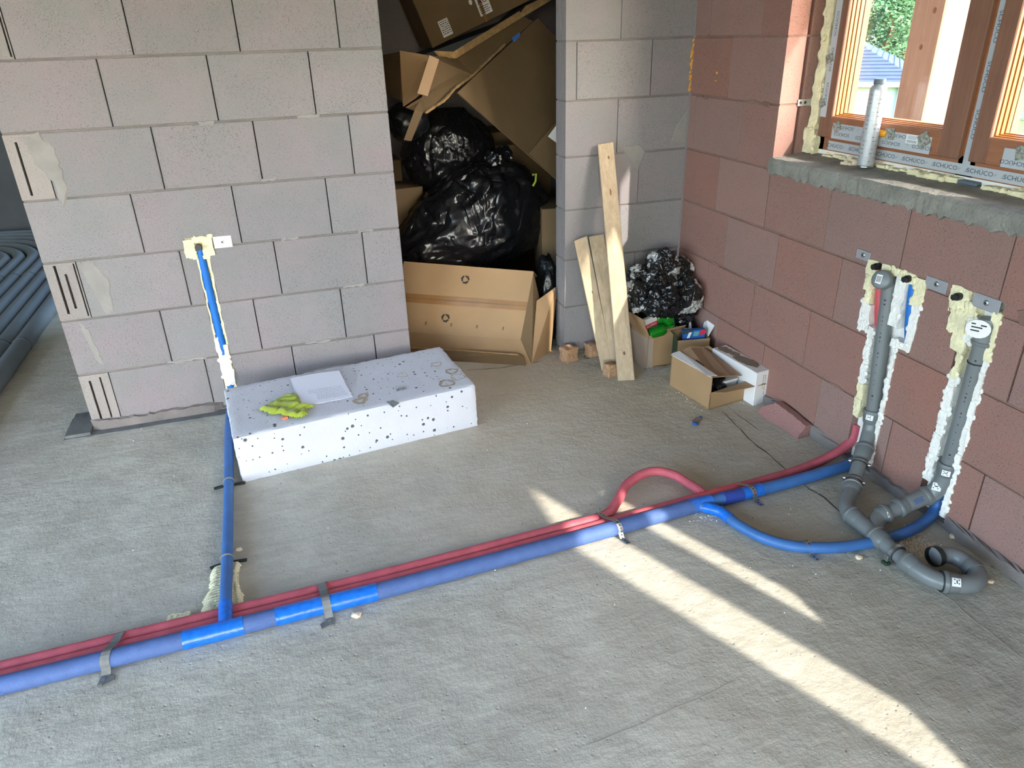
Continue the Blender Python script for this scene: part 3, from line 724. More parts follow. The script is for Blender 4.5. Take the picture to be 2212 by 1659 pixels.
# foam can
cb = px(1868, 360, 2, 1.0795); t = thing('foam_can', 'tall silver white spray foam can standing on the window sill', 'spray can', cb)
R = .0285; prof = [(.0, .0), (R*.93, .0), (R*.97, .004), (R, .010), (R, .262), (R*.96, .272), (R*.80, .279), (R*.62, .283), (R*.62, .286), (0, .286)]
def lathe(prof, org, seg=28, axis=None):
    vs = []; fs = []
    for r, z in prof:
        for k in range(seg):
            a = 2*math.pi*k/seg; vs.append(Vector(org)+Vector((r*math.cos(a), r*math.sin(a), z)))
    for i in range(len(prof)-1):
        for k in range(seg): fs.append((i*seg+k, i*seg+(k+1) % seg, (i+1)*seg+(k+1) % seg, (i+1)*seg+k))
    m = MB().add(vs, fs); bm = bmesh.new()
    for v in m.v: bm.verts.new(v)
    bm.verts.ensure_lookup_table()
    for f in m.f:
        try: bm.faces.new([bm.verts[i] for i in f])
        except ValueError: pass
    bmesh.ops.remove_doubles(bm, verts=bm.verts, dist=1e-6); bmesh.ops.dissolve_degenerate(bm, dist=1e-7, edges=bm.edges)
    return MB().bm(bm)
lathe(prof, cb).build('body', M['can'], t, True)
m = MB()
for i in range(17):
    z = .022+.0142*i; n0 = 16 if i % 2 else 12
    for k in range(n0):
        if (k+i) % 3 == 0: continue
        a0 = 2*math.pi*k/n0; a1 = a0+.26
        m.add([cb+Vector((math.cos(a)*(R+.0004), math.sin(a)*(R+.0004), z+dz)) for a, dz in ((a0, 0), (a1, 0), (a1, .0016), (a0, .0016))], [(0, 1, 2, 3)])
m.build('print_lines', M['can_line'], t)
lathe([(0, .284), (R*.72, .284), (R*.74, .287), (R*.70, .290), (R*.72, .294), (R*.68, .297), (R*.68, .302), (0, .302)], cb).build('valve_cap', M['can_top'], t, True)
lathe([(R*.98, .0), (R*1.03, .001), (R*1.03, .005), (R*.98, .007)], cb).build('base_rim', M['can_line'], t, True)
# foam scrap and yellow spout by the can
o = px(1835, 354, 2, 1.0765)
tag(lumpy([((o.x-.02, o.y-.028, 1.074), (o.x+.022, o.y+.022, 1.084)), ((o.x-.005, o.y-.03, 1.078), (o.x+.02, o.y-.008, 1.094))], 9, .006, .008).build('foam_scrap', M['foam_cut'], smooth=True, auto=1.0), 'peeling cream foam scrap beside the spray can', 'foam scrap')
o = px(1908, 290, 0, .146)
m = MB().tube([o+Vector((0, .025, 0)), o+Vector((0, .008, .002)), o+Vector((0, -.015, 0))], .012, 12, rs=[.013, .013, .009])
tag(m.build('yellow_nozzle', M['yellow'], smooth=True), 'yellow plastic nozzle stuck on the window frame behind the can', 'nozzle')

# ------------------------------------------------------------------ outside
def grid_ground():
    m = MB(); xs = [.5, 2, 4, 7, 11, 16, 22, 30, 45, 70, 110]; ys = [-90, -50, -25, -12, -4, 4, 12, 25, 50, 90]
    gz = lambda x: -.35-2.35*min(1, max(0, (x-2)/16))**1.0
    vs = [(x, y, gz(x)) for x in xs for y in ys]; k = len(ys)
    m.add(vs, [(i*k+j, (i+1)*k+j, (i+1)*k+j+1, i*k+j+1) for i in range(len(xs)-1) for j in range(k-1)]); return m
tag(grid_ground().build('ground', M['grass'], loc=(0, 0, -.35)), 'sunny green lawn sloping away outside the window', 'lawn', kind='structure')
tag(MB().box((-40, -60, -.6), (-5.8, 60, -.3)).box((-5.8, -60, -.6), (.5, -7.0, -.3)).build('ground_left', M['soil'], loc=(0, 0, -.6)), 'bare ground outside the other openings', 'ground', kind='structure')
# terrace post: distance chosen so that it is a 20 cm timber
PXX = .95
a, b = px(1925, 268, 0, PXX), px(1990, 268, 0, PXX)
wy = a.y-b.y
t = thing('porch_post', 'thick sunlit timber porch post just outside the window', 'post', (PXX+wy/2, (a.y+b.y)/2, -.35))
MB().box((PXX, b.y, -.35), (PXX+wy, a.y, 2.9), .006).build('post', M['post'], t)
for zz, yy in ((1.6, .3), (1.45, .5)):
    m = MB(); p = Vector((PXX-.001, b.y+wy*yy, zz)); m.prism([p+Vector((0, math.cos(q)*.008, math.sin(q)*.012)) for q in [i*math.pi/5 for i in range(10)]], (-.001, 0, 0)); m.build('knot', M['knot'], t)
shell('roof_eave', [((.24, -5.40, 2.985), (1.0, 2.2, 3.12))], 'post', 'boarded roof eave outside above the window', 'roof')
# neighbour's house down the slope
HC = px(2000, 179, 0, 18.0); hf = Vector((.69, .724, 0)); hl_ = Vector((-.724, .69, 0))     # facing us: depth and leftward directions
EZ = HC.z; HW, HD = 11.0, 8.5
hs = thing('neighbour_house', 'white single-storey house with slate blue hip roof seen through the window', 'house', HC+hf*4+hl_*5+Vector((0, 0, -2.7-EZ)))
def HP(u, v, z): return Vector((HC.x, HC.y, 0))+hl_*u+hf*v+Vector((0, 0, z))
def hbox(u0, u1, v0, v1, z0, z1): return MB().hexa([HP(u0,v0,z0), HP(u1,v0,z0), HP(u1,v1,z0), HP(u0,v1,z0)], [HP(u0,v0,z1), HP(u1,v0,z1), HP(u1,v1,z1), HP(u0,v1,z1)])
hbox(.5, HW-.5, .5, HD-.5, -2.75, EZ+.05).build('wall', M['render_white'], hs)
RZ = EZ+2.15; E4 = [HP(0,0,EZ), HP(0,HD,EZ), HP(HW,HD,EZ), HP(HW,0,EZ)]; RA, RB = HP(4.3,HD/2,RZ), HP(HW-3.0,HD/2,RZ)
roof = MB().add(E4+[RA, RB], [(0, 1, 4), (1, 2, 5, 4), (2, 3, 5), (3, 0, 4, 5), (3, 2, 1, 0)]).build('roof', M['roof'], hs)
for i in range(1, 22):                       # tile courses
    t0 = i/22
    for p, q, r, w in ((E4[0], E4[3], RA, RB), (E4[0], E4[1], RA, RA)):
        a_, b_ = p.lerp(r, t0), q.lerp(w, t0); MB().tube([a_+Vector((0, 0, .015)), b_+Vector((0, 0, .015))], .022, 5).build('tile_course', M['roof'], roof)
hbox(-.05, HW, -.1, .04, EZ-.12, EZ+.02).build('gutter', M['fence'], hs)
for u0 in (2.6, 5.2, 8.0):
    w = hbox(u0, u0+1.5, .44, .52, -2.3, EZ-.45).build('window', M['render_white'], hs); hbox(u0+.1, u0+1.4, .42, .46, -2.2, EZ-.55).build('pane', M['house_glass'], w)
hbox(.62, .74, .38, .5, -2.7, EZ).build('downpipe', M['fence'], hs)
# slat fence and trees
fx = 31.0; fn = thing('slat_fence', 'pale grey horizontal slat fence beyond the lawn', 'fence', (fx, 22, -2.7))
for i in range(5): MB().box((fx, 12, -2.66+i*.13), (fx+.04, 30, -2.58+i*.13)).build('slat', M['fence'], fn)
for y0 in range(12, 31, 3): MB().box((fx+.04, y0, -2.7), (fx+.12, y0+.1, -2.0)).build('fence_post', M['fence'], fn)
def tree(x, y, h, rad, mat, label, seed, pine):
    rnd = random.Random(seed); t = thing('pine_tree' if pine else 'leafy_tree', label, 'tree', (x, y, -2.7), 'trees behind the house')
    pts = [Vector((x+rnd.uniform(-.15, .15)*i, y+rnd.uniform(-.15, .15)*i, -2.72+h*i/5)) for i in range(6)]
    MB().tube(pts, .2, 8, rs=[.24, .2, .17, .13, .09, .03]).build('trunk', M['bark'], t, True)
    m = MB(); vs = []; fs = []
    for c in range(230 if pine else 220):
        zz = rnd.random(); w = (1-abs(zz-.3)*1.15) if pine else math.sin(math.pi*min(1, zz*.85+.15))
        a = rnd.uniform(0, 6.283); rr = rad*w*math.sqrt(rnd.random())
        cc = Vector((x+math.cos(a)*rr, y+math.sin(a)*rr, -2.7+h*(.18+.82*zz)))
        for q in range(40):
            p = cc+Vector((rnd.gauss(0, .42), rnd.gauss(0, .42), rnd.gauss(0, .26)))
            u = Vector((rnd.gauss(0, 1), rnd.gauss(0, 1), rnd.gauss(0, .6))).normalized()*rnd.uniform(.06, .15); v = u.orthogonal().normalized()*rnd.uniform(.03, .08)
            n = len(vs); vs += [p-u, p-v, p+u, p+v]; fs.append((n, n+1, n+2, n+3))
    m.add(vs, fs); m.build('foliage', M[mat], t)
for i, (x, y, h, r, mat, pine, lab) in enumerate([
    (30, 31, 15, 2.6, 'leaf', True, 'tall pine with bare reddish trunk behind the house roof'),
    (33, 28.5, 16, 3.0, 'leaf', True, 'dark pine just left of the porch post'),
    (28, 34.5, 12, 3.0, 'leaf_light', False, 'pale leafy tree at the left edge of the view through the window'),
    (36, 37, 17, 3.4, 'leaf', True, 'pine filling the gap behind the leafy tree'),
    (38, 31, 17, 3.4, 'leaf', True, 'farthest dark pine behind the house'),
    (27, 27.5, 6.5, 2.4, 'leaf_light', False, 'low bushy pale tree right behind the house'),
    (40, 25, 16, 3.4, 'leaf_light', False, 'broad leafy tree behind the porch post'),
    (42, 19, 15, 3.4, 'leaf_light', False, 'tall leafy tree beyond the slat fence'),
    (44, 44, 18, 4.0, 'leaf', True, 'pine at the far left behind the other trees'),
    (45, 38, 18, 4.0, 'leaf', True, 'pine in the far background between the trunks')]):
    tree(x, y, h, r, mat, lab, 100+i, pine)

# ------------------------------------------------------------------ water pipes
def polylen(p): return sum((b-a).length for a, b in zip(p, p[1:]))
wp = thing('blue_water_pipe', 'blue insulated water pipe run across the floor with a branch to the left wall', 'pipe', (-2.325, -1.53, 0))
bz = .0265
main = spline([(-3.35, -1.548, bz), (-2.90, -1.545, bz), (-2.44, -1.538, bz), (-2.1, -1.530, bz), (-1.80, -1.524, bz), (-1.234, -1.500, bz), (-.742, -1.470, bz)], 8)
mo = MB().tube(main, .0262, 18).build('main_run', M['blue_dusty'], wp, True)
def s_at(x): # arc length where the main run reaches x
    s = 0
    for a, b in zip(main, main[1:]):
        if b.x >= x: return s+(b-a).length*((x-a.x)/(b.x-a.x))
        s += (b-a).length
    return s
for a, b in ((-2.44, -2.275), (-2.185, -1.885)):
    MB().tube(subpath(main, s_at(a), s_at(b)), .0275, 18).build('tape_wrap', M['blue_tape'], wp, True)
tail = spline([(-.76, -1.470, bz), (-.62, -1.468, .026), (-.40, -1.462, .024), (-.15, -1.448, .024), (-.03, -1.44, .03), (.022, -1.437, .07), (.03, -1.437, .14)], 8)
MB().tube(tail, .022, 16).build('thin_run', M['blue_pipe'], wp, True)
MB().tube(subpath(tail, .0, .085), .0268, 16).build('tape_wrap', M['blue_tape'], wp, True)
MB().tube(subpath(tail, .135, .215), .0250, 16).build('tape_wrap', M['blue_tape_dark'], wp, True)
MB().tube(subpath(tail, .215, .30), .0243, 16).build('tape_wrap', M['blue_tape'], wp, True)
br = spline([(-2.325, -1.53, .032), (-2.327, -1.40, .034), (-2.329, -1.185, .024), (-2.334, -.712, .020), (-2.342, -.237, .020), (-2.338, -.06, .022), (-2.325, .006, .05), (-2.321, .011, .12), (-2.322, .011, .40), (-2.328, .011, .72), (-2.329, .010, .775)], 8)
L = polylen(br)
MB().tube(subpath(br, 0, 1.56), .0180, 14).build('branch', M['blue_pipe'], wp, True)
MB().tube(subpath(br, 1.56, L), .0165, 14).build('riser', M['blue_clean'], wp, True)
MB().tube(subpath(br, .0, .10), .0205, 14).build('tape_wrap', M['blue_tape'], wp, True)
cv = spline([(-.735, -1.475, .028), (-.675, -1.525, .022), (-.655, -1.615, .019), (-.612, -1.712, .019), (-.53, -1.785, .019), (-.379, -1.835, .019), (-.181, -1.842, .019), (-.05, -1.815, .022), (.012, -1.79, .04), (.03, -1.786, .10)], 8)
MB().tube(cv, .0185, 14).build('curved_branch', M['blue_pipe'], wp, True)
MB().tube(subpath(cv, .02, .13), .0205, 14).build('tape_wrap', M['blue_tape'], wp, True)
MB().tube([(-2.329, .02, .76), (-2.329, -.004, .778), (-2.329, -.030, .780)], .0135, 12, rs=[.013, .0135, .0135]).build('black_plug', M['black'], wp, True)
# red pipes
def red(name, label, pts, extra=None):
    t = thing(name, label, 'pipe', Vector((pts[0][0], pts[0][1], 0)))
    p = spline(pts, 8); MB().tube(p, .0178, 14).build('insulation', M['red_ins'], t, True); return t, p
rz_ = .0182
t1, p1 = red('red_water_pipe', 'red insulated pipe lying right against the thick blue pipe', [(-3.35, -1.503, rz_), (-2.9, -1.500, rz_), (-2.33, -1.489, rz_), (-1.8, -1.478, rz_), (-1.234, -1.454, rz_), (-.95, -1.437, rz_), (-.69, -1.421, rz_), (-.45, -1.412, rz_), (-.25, -1.398, .02), (-.08, -1.375, .035), (.015, -1.366, .075), (.03, -1.366, .15)])
MB().tube(subpath(p1, polylen(p1)-.80, polylen(p1)-.62), .0188, 14).build('tape_wrap', M['red_tape'], t1, True)
t2, p2 = red('red_water_pipe', 'red insulated pipe ending in a raised loop over the sunlit floor', [(-3.35, -1.465, rz_), (-2.9, -1.462, rz_), (-2.33, -1.451, rz_), (-1.8, -1.440, rz_), (-1.234, -1.416, rz_), (-1.065, -1.403, rz_), (-.99, -1.352, .024), (-.905, -1.270, .034), (-.80, -1.236, .040), (-.725, -1.272, .036), (-.688, -1.355, .028), (-.668, -1.415, .022)])
# foam under the branch
t = thing('foam_pad', 'ribbed cream foam blob under the blue branch pipe on the floor', 'foam', (-2.33, -1.35, 0))
rr = random.Random(14); m = MB()
for i in range(22):
    y = -1.485+i*.0128; w0 = .048+.020*math.sin(min(1, i/14)*3.1)+rr.uniform(-.004, .004); w1 = .036+.012*math.sin(i*.3)+rr.uniform(-.004, .004)
    m.tube(spline([(-2.329-w0, y-.010, .002), (-2.329-w0*.8, y-.004, .011+rr.uniform(0, .003)), (-2.329-.02, y+.003, .010), (-2.329+.02, y+.003, .010), (-2.329+w1*.85, y-.003, .012), (-2.329+w1, y-.009, .003)], 3), .0078, 7)
m.build('foam_ribs', M['foam'], t, True, auto=1.6)
MB().box((-2.372, -1.49, 0), (-2.296, -1.22, .006)).build('foam_base', M['foam'], t)
o = px(390, 1336, 2, 0); tag(lumpy([((o.x-.035, o.y-.012, -.001), (o.x+.03, o.y+.016, .010))], 8, .005, .01, 6, None, 0).build('foam_scrap', M['foam'], smooth=True, auto=1.0), 'flat cream foam scrap behind the red pipes', 'foam scrap')
# straps
def strap(name, label, x, y0, y1, hts, w, mat, skew=0.0, holes=False, group=None):
    """a band laid over the pipes: profile points (y, z)"""
    t = thing(name, label, 'strap', (x, (y0+y1)/2, 0), group)
    pr = [(y0-.035, .002), (y0-.004, .003)]+hts+[(y1+.004, .003), (y1+.022, .002)]
    m = MB(); vs = []; dx = lambda y: skew*(y-(y0+y1)/2)
    for y, z in pr: vs += [Vector((x-w/2+dx(y), y, z)), Vector((x+w/2+dx(y), y, z)), Vector((x+w/2+dx(y), y, z+.0015)), Vector((x-w/2+dx(y), y, z+.0015))]
    fs = [(3, 2, 1, 0)]
    for i in range(len(pr)-1):
        a = i*4
        for j in range(4): fs.append((a+j, a+(j+1) % 4, a+4+(j+1) % 4, a+4+j))
    fs.append(tuple(range(len(vs)-4, len(vs))))
    m.add(vs, fs); b = m.build('band', M[mat], t)
    if holes:
        m = MB(); P = [Vector((x+dx(y), y, z+.0018)) for y, z in pr]; Lp = polylen(P); s = .008
        while s < Lp-.006:
            q = subpath(P, s-.001, s+.001); tt = (q[-1]-q[0]).normalized(); sd = Vector((1, skew, 0)).normalized(); r = .0036
            m.add([q[0]+sd*(r*math.cos(a))+tt*(r*math.sin(a)) for a in [k*math.pi/4 for k in range(8)]], [tuple(range(8))]); s += .0125
        m.build('punched_holes', M['rubber'], b)
    return t
def over(yb, yr1, yr2, rb=.0268):
    """outline over the blue pipe at yb and the two red ones"""
    out = [(yb+math.cos(a)*(rb+.0012), rb+math.sin(a)*(rb+.0012)) for a in [math.pi*(1.08-.14*i) for i in range(6)]]
    return out+[(yr1+.002, .0385), (yr2, .0378), (yr2+.014, .0285), (yr2+.0195, .017)]
for x, lab, sk in ((-2.625, 'dark grey strap over the pipes at the left edge of the photo', .22), (-2.04, 'dark grey strap across the bright blue taped stretch of pipe', -.06)):
    yb = -1.541 if x < -2.3 else -1.529
    t = strap('pipe_strap', lab, x, yb-.032, yb+.098, over(yb, yb+.048, yb+.083), .024, 'strap_grey', sk, group='grey straps over the pipes')
    tag_m = MB().obox(Vector((x-.02, yb-.075, .001)), Vector((.03, .012, 0)), Vector((-.004, .022, 0)), Vector((0, 0, .004))).build('frayed_end', M['dark_felt'], t)
    MB().obox(Vector((x-.006+.1*sk, yb+.1, .001)), Vector((.03, .006, 0)), Vector((-.004, .012, 0)), Vector((0, 0, .014))).build('frayed_end', M['black'], t)
    MB().tube([Vector((x-sk*.09, yb-.05, .002)), Vector((x-sk*.09, yb-.05, .006))], .006, 10).build('nail_head', M['metal'], t)
yb = -1.489
strap('perforated_strap', 'perforated steel strap over the pipes in the sunlight', -1.07, yb-.032, yb+.098, over(yb, yb+.047, yb+.082), .017, 'metal', -.28, True)
yb = -1.465
strap('perforated_strap', 'perforated steel strap over the dark taped blue pipe', -.52, yb-.026, yb+.075, [(yb+math.cos(a)*.0268, .025+math.sin(a)*.0268) for a in [math.pi*(1.05-.15*i) for i in range(6)]]+[(yb+.05, .0355), (yb+.066, .026), (yb+.069, .014)], .018, 'metal', -.3, True)
c = Vector((-.52, -1.788, .019))
strap('perforated_strap', 'perforated steel strap over the curved blue branch pipe', -.515, c.y-.022, c.y+.022, [(c.y+math.cos(a)*.0200, .019+math.sin(a)*.0200) for a in [math.pi*(1-.125*i) for i in range(9)]], .017, 'metal', -.1, True)
# ring clips on the branch
for yy, lab in ((-.70, 'dark pipe clip on the blue branch beside the polystyrene block'), (-1.195, 'dark pipe clip on the blue branch above the foam blob')):
    xx = -2.334 if yy > -1 else -2.329; zc = .020 if yy > -1 else .024
    t = thing('pipe_clip', lab, 'pipe clip', (xx, yy, 0))
    ring = [Vector((xx+math.cos(a)*.0195, yy, zc+math.sin(a)*.0195)) for a in [2*math.pi*k/20 for k in range(21)]]
    MB().tube(ring, .0032, 6).build('ring', M['strap_grey'], t, True)
    MB().obox(Vector((xx+.016, yy-.004, .001)), Vector((.042, -.004, 0)), Vector((.002, .012, 0)), Vector((0, 0, .008)), .002).build('foot', M['rubber'], t)
    MB().obox(Vector((xx-.055, yy-.012, .001)), Vector((.034, .008, 0)), Vector((-.004, .012, 0)), Vector((0, 0, .008)), .002).build('foot', M['rubber'], t)

# ------------------------------------------------------------------ chase in the left wall
t = thing('foam_filling', 'cream foam filling the wall chase around the blue riser', 'foam', (-2.32, .02, .05))
seg = []
for i in range(13):
    z = .06+i*.052
    seg.append(((-2.347, .001, z), (-2.338-(.003 if i % 3 else 0), .03, z+.054))); seg.append(((-2.306+(.003 if i % 2 else 0), .001, z), (-2.295, .03, z+.054)))
lumpy(seg, 11, .0035, .014, 0, 1).build('foam_side', M['foam'], t, True, auto=1.0)
MB().box((-2.3475, .022, .02), (-2.2945, .049, .76)).box((-2.3795, .012, .733), (-2.2765, .049, .8155)).build('foam_backing', M['foam'], t)
lumpy([((-2.346, -.008, .12), (-2.296, .028, .20)), ((-2.346, -.006, .19), (-2.30, .028, .27)), ((-2.346, -.005, .26), (-2.328, .02, .36)), ((-2.316, -.005, .24), (-2.297, .02, .32))], 12, .006, .012, None, 1).build('foam_smear', M['foam_white'], t, True, auto=1.0)
lumpy([((-2.386, -.007, .735), (-2.345, .03, .81)), ((-2.313, -.007, .735), (-2.270, .03, .818)), ((-2.35, -.008, .797), (-2.30, .03, .82)), ((-2.362, -.006, .724), (-2.34, .03, .76)), ((-2.318, -.004, .724), (-2.29, .03, .74)), ((-2.36, .006, .745), (-2.30, .03, .80))], 13, .005, .012, None, 1).build('foam_head', M['foam'], t, True, auto=1.0)
def bracket(name, label, side, u0, u1, z0, z1, mat, screw):
    p = wmap(side, (u0+u1)/2, 0, z0); t = thing(name, label, 'bracket', p)
    lo, hi = wmap(side, u0, -.004, z0), wmap(side, u1, .0005, z1)
    MB().box([min(lo[i], hi[i]) for i in range(3)], [max(lo[i], hi[i]) for i in range(3)], .0008).build('plate', M[mat], t)
    a = wmap(side, screw[0], -.004, screw[1]); b = wmap(side, screw[0], -.0075, screw[1])
    MB().tube([a, a.lerp(b, .5), b], .007, 14, rs=[.009, .0085, .006]).build('washer', M['bracket_white' if mat == 'bracket_white' else 'metal'], t, True)
    MB().tube([b, b+(b-a)*.35], .0035, 8).build('screw_head', M['rubber'], t)
    return t
bracket('pipe_bracket', 'white mounting plate screwed beside the foam on the left wall', 'back', -2.266, -2.192, .762, .812, 'bracket_white', (-2.232, .788))

# ------------------------------------------------------------------ chases and drains in the right wall
def wallfoam(name, label, cells, seed, white=(), loc=None):
    t = thing(name, label, 'foam', loc)
    mk = lambda cs, dep: [((-dep-.003*(i % 2), -u1, z0), (.045, -u0, z1)) for i, (u0, u1, z0, z1) in enumerate(cs)]
    for (u0, u1, z0, z1, dd) in CHR:
        if (u0 < 1.6) == (loc[1] > -1.6): MB().box((.030, -u1+.001, z0+.001), (dd-.002, -u0-.001, z1-.001)).build('foam_backing', M['foam_white'], t)
    for g in clusters(mk(cells, .004)): lumpy(g, seed, .006, .014, flat_ax=0).build('foam_lump', M['foam'], t, True, auto=1.0)
    for g in clusters(mk(white, .003)): lumpy(g, seed+1, .005, .014, flat_ax=0).build('foam_lump', M['foam_white'], t, True, auto=1.0)
    return t
strip = lambda u0, u1, z0, z1, n, du=0: [(u0+du*i, u1+du*i, z0+(z1-z0)*i/n, z0+(z1-z0)*(i+1)/n+.004) for i in range(n)]
wallfoam('foam_filling', 'cream and white foam around the left drain riser under the window', [(1.30, 1.345, .745, .80), (1.305, 1.336, .69, .745), (1.315, 1.34, .64, .695), (1.37, 1.46, .775, .80), (1.515, 1.56, .70, .795), (1.46, 1.51, .765, .80)]+strip(1.366, 1.395, .20, .335, 4), 21,
    strip(1.362, 1.388, .335, .56, 6)+strip(1.487, 1.503, .05, .54, 11)+[(1.325, 1.355, .54, .64), (1.305, 1.33, .535, .65), (1.44, 1.485, .60, .78), (1.525, 1.558, .54, .70), (1.475, 1.55, .532, .56), (1.478, 1.497, .06, .12)], (.01, -1.43, .02))
wallfoam('foam_filling', 'cream and white foam around the right drain riser with a white tag', [(1.657, 1.725, .725, .81), (1.675, 1.74, .67, .74), (1.70, 1.75, .61, .68), (1.735, 1.75, .52, .61), (1.815, 1.842, .62, .775), (1.72, 1.76, .72, .77)], 31,
    strip(1.724, 1.756, .13, .53, 9)+strip(1.824, 1.842, .04, .62, 12)+[(1.742, 1.772, .65, .735), (1.80, 1.842, .19, .24), (1.81, 1.842, .33, .37)], (.01, -1.78, .02))
for a in (('left of the red riser', 1.237, 1.302, .788, .822, 1.272, .806), ('between the two drain risers', 1.556, 1.64, .772, .812, 1.60, .795), ('beside the right drain riser', 1.738, 1.83, .768, .812, 1.785, .792)):
    bracket('pipe_bracket', 'grey steel mounting plate '+a[0], 'right', *a[1:5], 'bracket', a[5:7])
def plug(u, z, label):
    t = thing('pipe_plug', label, 'plug', (-.01, -u, z-.013))
    MB().tube([(.03, -u, z), (-.018, -u, z)], .0125, 12).build('cap', M['black'], t, True)
    MB().tube([(-.018, -u, z), (-.030, -u, z)], .0108, 6).build('hex_head', M['black'], t)
plug(1.351, .786, 'black hexagonal plug above the red riser'); plug(1.492, .782, 'black hexagonal plug above the blue riser'); plug(1.692, .783, 'black hexagonal plug left of the right drain riser')
MB_ = MB().tube(spline([(.02, -1.353, .775), (.018, -1.358, .70), (.02, -1.372, .62), (.03, -1.38, .55)], 6), .0165, 14)
tag(MB_.build('red_riser', M['red_tape'], smooth=True), 'red pipe riser sunk in the foam under the window', 'pipe')
MB_ = MB().tube(spline([(.018, -1.497, .77), (.016, -1.505, .70), (.018, -1.515, .62), (.03, -1.52, .555)], 6), .0170, 14)
tag(MB_.build('blue_riser', M['blue_clean'], smooth=True), 'short blue pipe riser beside the left drain riser', 'pipe')

# drains
dr = thing('drain_pipe', 'grey plastic drain pipe assembly with two risers and a trap bend on the floor', 'drain pipe', (-.28, -1.8, 0))
RP, RS = .025, .0315
def pipe(pts, name='pipe', r=RP, sm=0, mat='pvc'):
    p = spline(pts, sm) if sm else [Vector(q) for q in pts]
    return MB().tube(p, r, 20).build(name, M[mat], dr, True)
def socket(a, b, lip=True, name='socket', mat='pvc_dark'):
    """bell-shaped socket from a to b, lip at a"""
    a, b = Vector(a), Vector(b); d = (b-a).normalized(); L = (b-a).length
    s = [0, .004, .006, .012, .014, L*.78, L*.9, L]; r = [RS+.0005, RS+.002, RS+.003, RS+.003, RS, RS-.001, RP+.003, RP+.001]
    return MB().tube([a+d*q for q in s], RS, 20, rs=r).build(name, M[mat], dr, True)
def sticker(c, nrm, up, w, h):
    nrm = Vector(nrm).normalized(); up = Vector(up); up = (up-nrm*up.dot(nrm)).normalized(); rt = up.cross(nrm); c = Vector(c)
    m = MB(); n = 7; vs = []
    for i in range(n):
        a = (i/(n-1)-.5)*w/RS
        for q in (-h/2, h/2): vs.append(c+nrm*(RS*(math.cos(a)-1)+.0012)+rt*(RS*math.sin(a))+up*q)
    m.add(vs, [(2*i, 2*i+2, 2*i+3, 2*i+1) for i in range(n-1)]); s = m.build('sticker', M['sticker'], dr)
    m = MB()
    for q, ww in ((.28, .7), (.05, .5), (-.2, .75)):
        A = [(-.5*ww*w/RS), (.5*ww*w/RS)*.6]
        m.add([c+nrm*(RS*(math.cos(a)-1)+.0018)+rt*(RS*math.sin(a))+up*(h*(q+dq)) for a, dq in ((A[0], -.06), (A[1], -.06), (A[1], .07), (A[0], .07))], [(0, 1, 2, 3)])
    m.build('print', M['ink'], s)
T1 = Vector((.004, -1.408, .735)); B1 = Vector((.004, -1.452, .235))
pipe([T1, T1.lerp(B1, .5), B1], 'riser')
cap_o = Vector((-.002, -1.408, .752))
pipe([cap_o+Vector((.012, -.002, -.03)), cap_o+Vector((.006, 0, -.008)), cap_o+Vector((-.012, .003, .002)), cap_o+Vector((-.030, .006, .004))], 'elbow', RP+.002, 5)
cd = Vector((-.86, -.36, .28)).normalized(); cs = cap_o+Vector((-.022, .002, .002))
MB().tube([cs-cd*.012, cs, cs+cd*.004, cs+cd*.024, cs+cd*.028, cs+cd*.03], RS, 22, rs=[RP, RS, RS+.002, RS+.002, RS, RS-.004]).build('end_plug', M['pvc_dark'], dr, True)
q = cs+cd*.0305; up_ = (U_-cd*U_.dot(cd)).normalized(); rt_ = up_.cross(cd)
s_ = MB().add([q+rt_*(-.016)+up_*(-.014), q+rt_*.004+up_*(-.016), q+rt_*.004+up_*.016, q+rt_*(-.016)+up_*.016], [(0, 1, 2, 3)]).build('sticker', M['sticker'], dr)
m = MB()
for i in range(4): m.add([q+cd*.0005+rt_*(-.013+.004*i)+up_*(-.010), q+cd*.0005+rt_*(-.011+.004*i)+up_*(-.010), q+cd*.0005+rt_*(-.011+.004*i)+up_*.011, q+cd*.0005+rt_*(-.013+.004*i)+up_*.011], [(0, 1, 2, 3)])
m.build('print', M['ink'], s_)
for T, B in ((T1, B1), (Vector((.006, -1.800, .66)), Vector((.006, -1.800, .19)))):          # printed marks down the risers
    m = MB(); rr = random.Random(5)
    for i in range(26):
        p = T.lerp(B, .1+.03*i); w = rr.choice([.0012, .0022, .003]); h = rr.choice([.003, .005, .006])
        if i % 4 == 3 or i % 5 == 2: continue
        a = 3.75; d = Vector((math.cos(a), math.sin(a)*.7, 0)).normalized(); sd = Vector((-d.y, d.x, 0)); q = p+d*(RP+.0007)
        m.add([q-sd*w-U_*h/2, q+sd*w-U_*h/2, q+sd*w+U_*h/2, q-sd*w+U_*h/2], [(0, 1, 2, 3)])
    tag(m.build('print', M['ink'], dr), kind='stuff')
S1 = Vector((-.004, -1.462, .180)); S2 = Vector((-.045, -1.495, .120))
socket((.004, -1.450, .262), (.002, -1.456, .205)); sticker(Vector((.003, -1.452, .238))+Vector((-.86, -.5, .1))*RS, (-.86, -.5, .1), (0, 0, 1), .026, .020)
pipe([(.003, -1.455, .215), S1, (-.02, -1.475, .155), S2], 'elbow', RP+.001, 6)
g0 = Vector((-.036, -1.488, .132)); g1 = Vector((-.155, -1.580, .052)); 
socket(g0, g0.lerp(g1, .36)); pipe([g0, g1, Vector((-.20, -1.617, .038))], 'pipe')
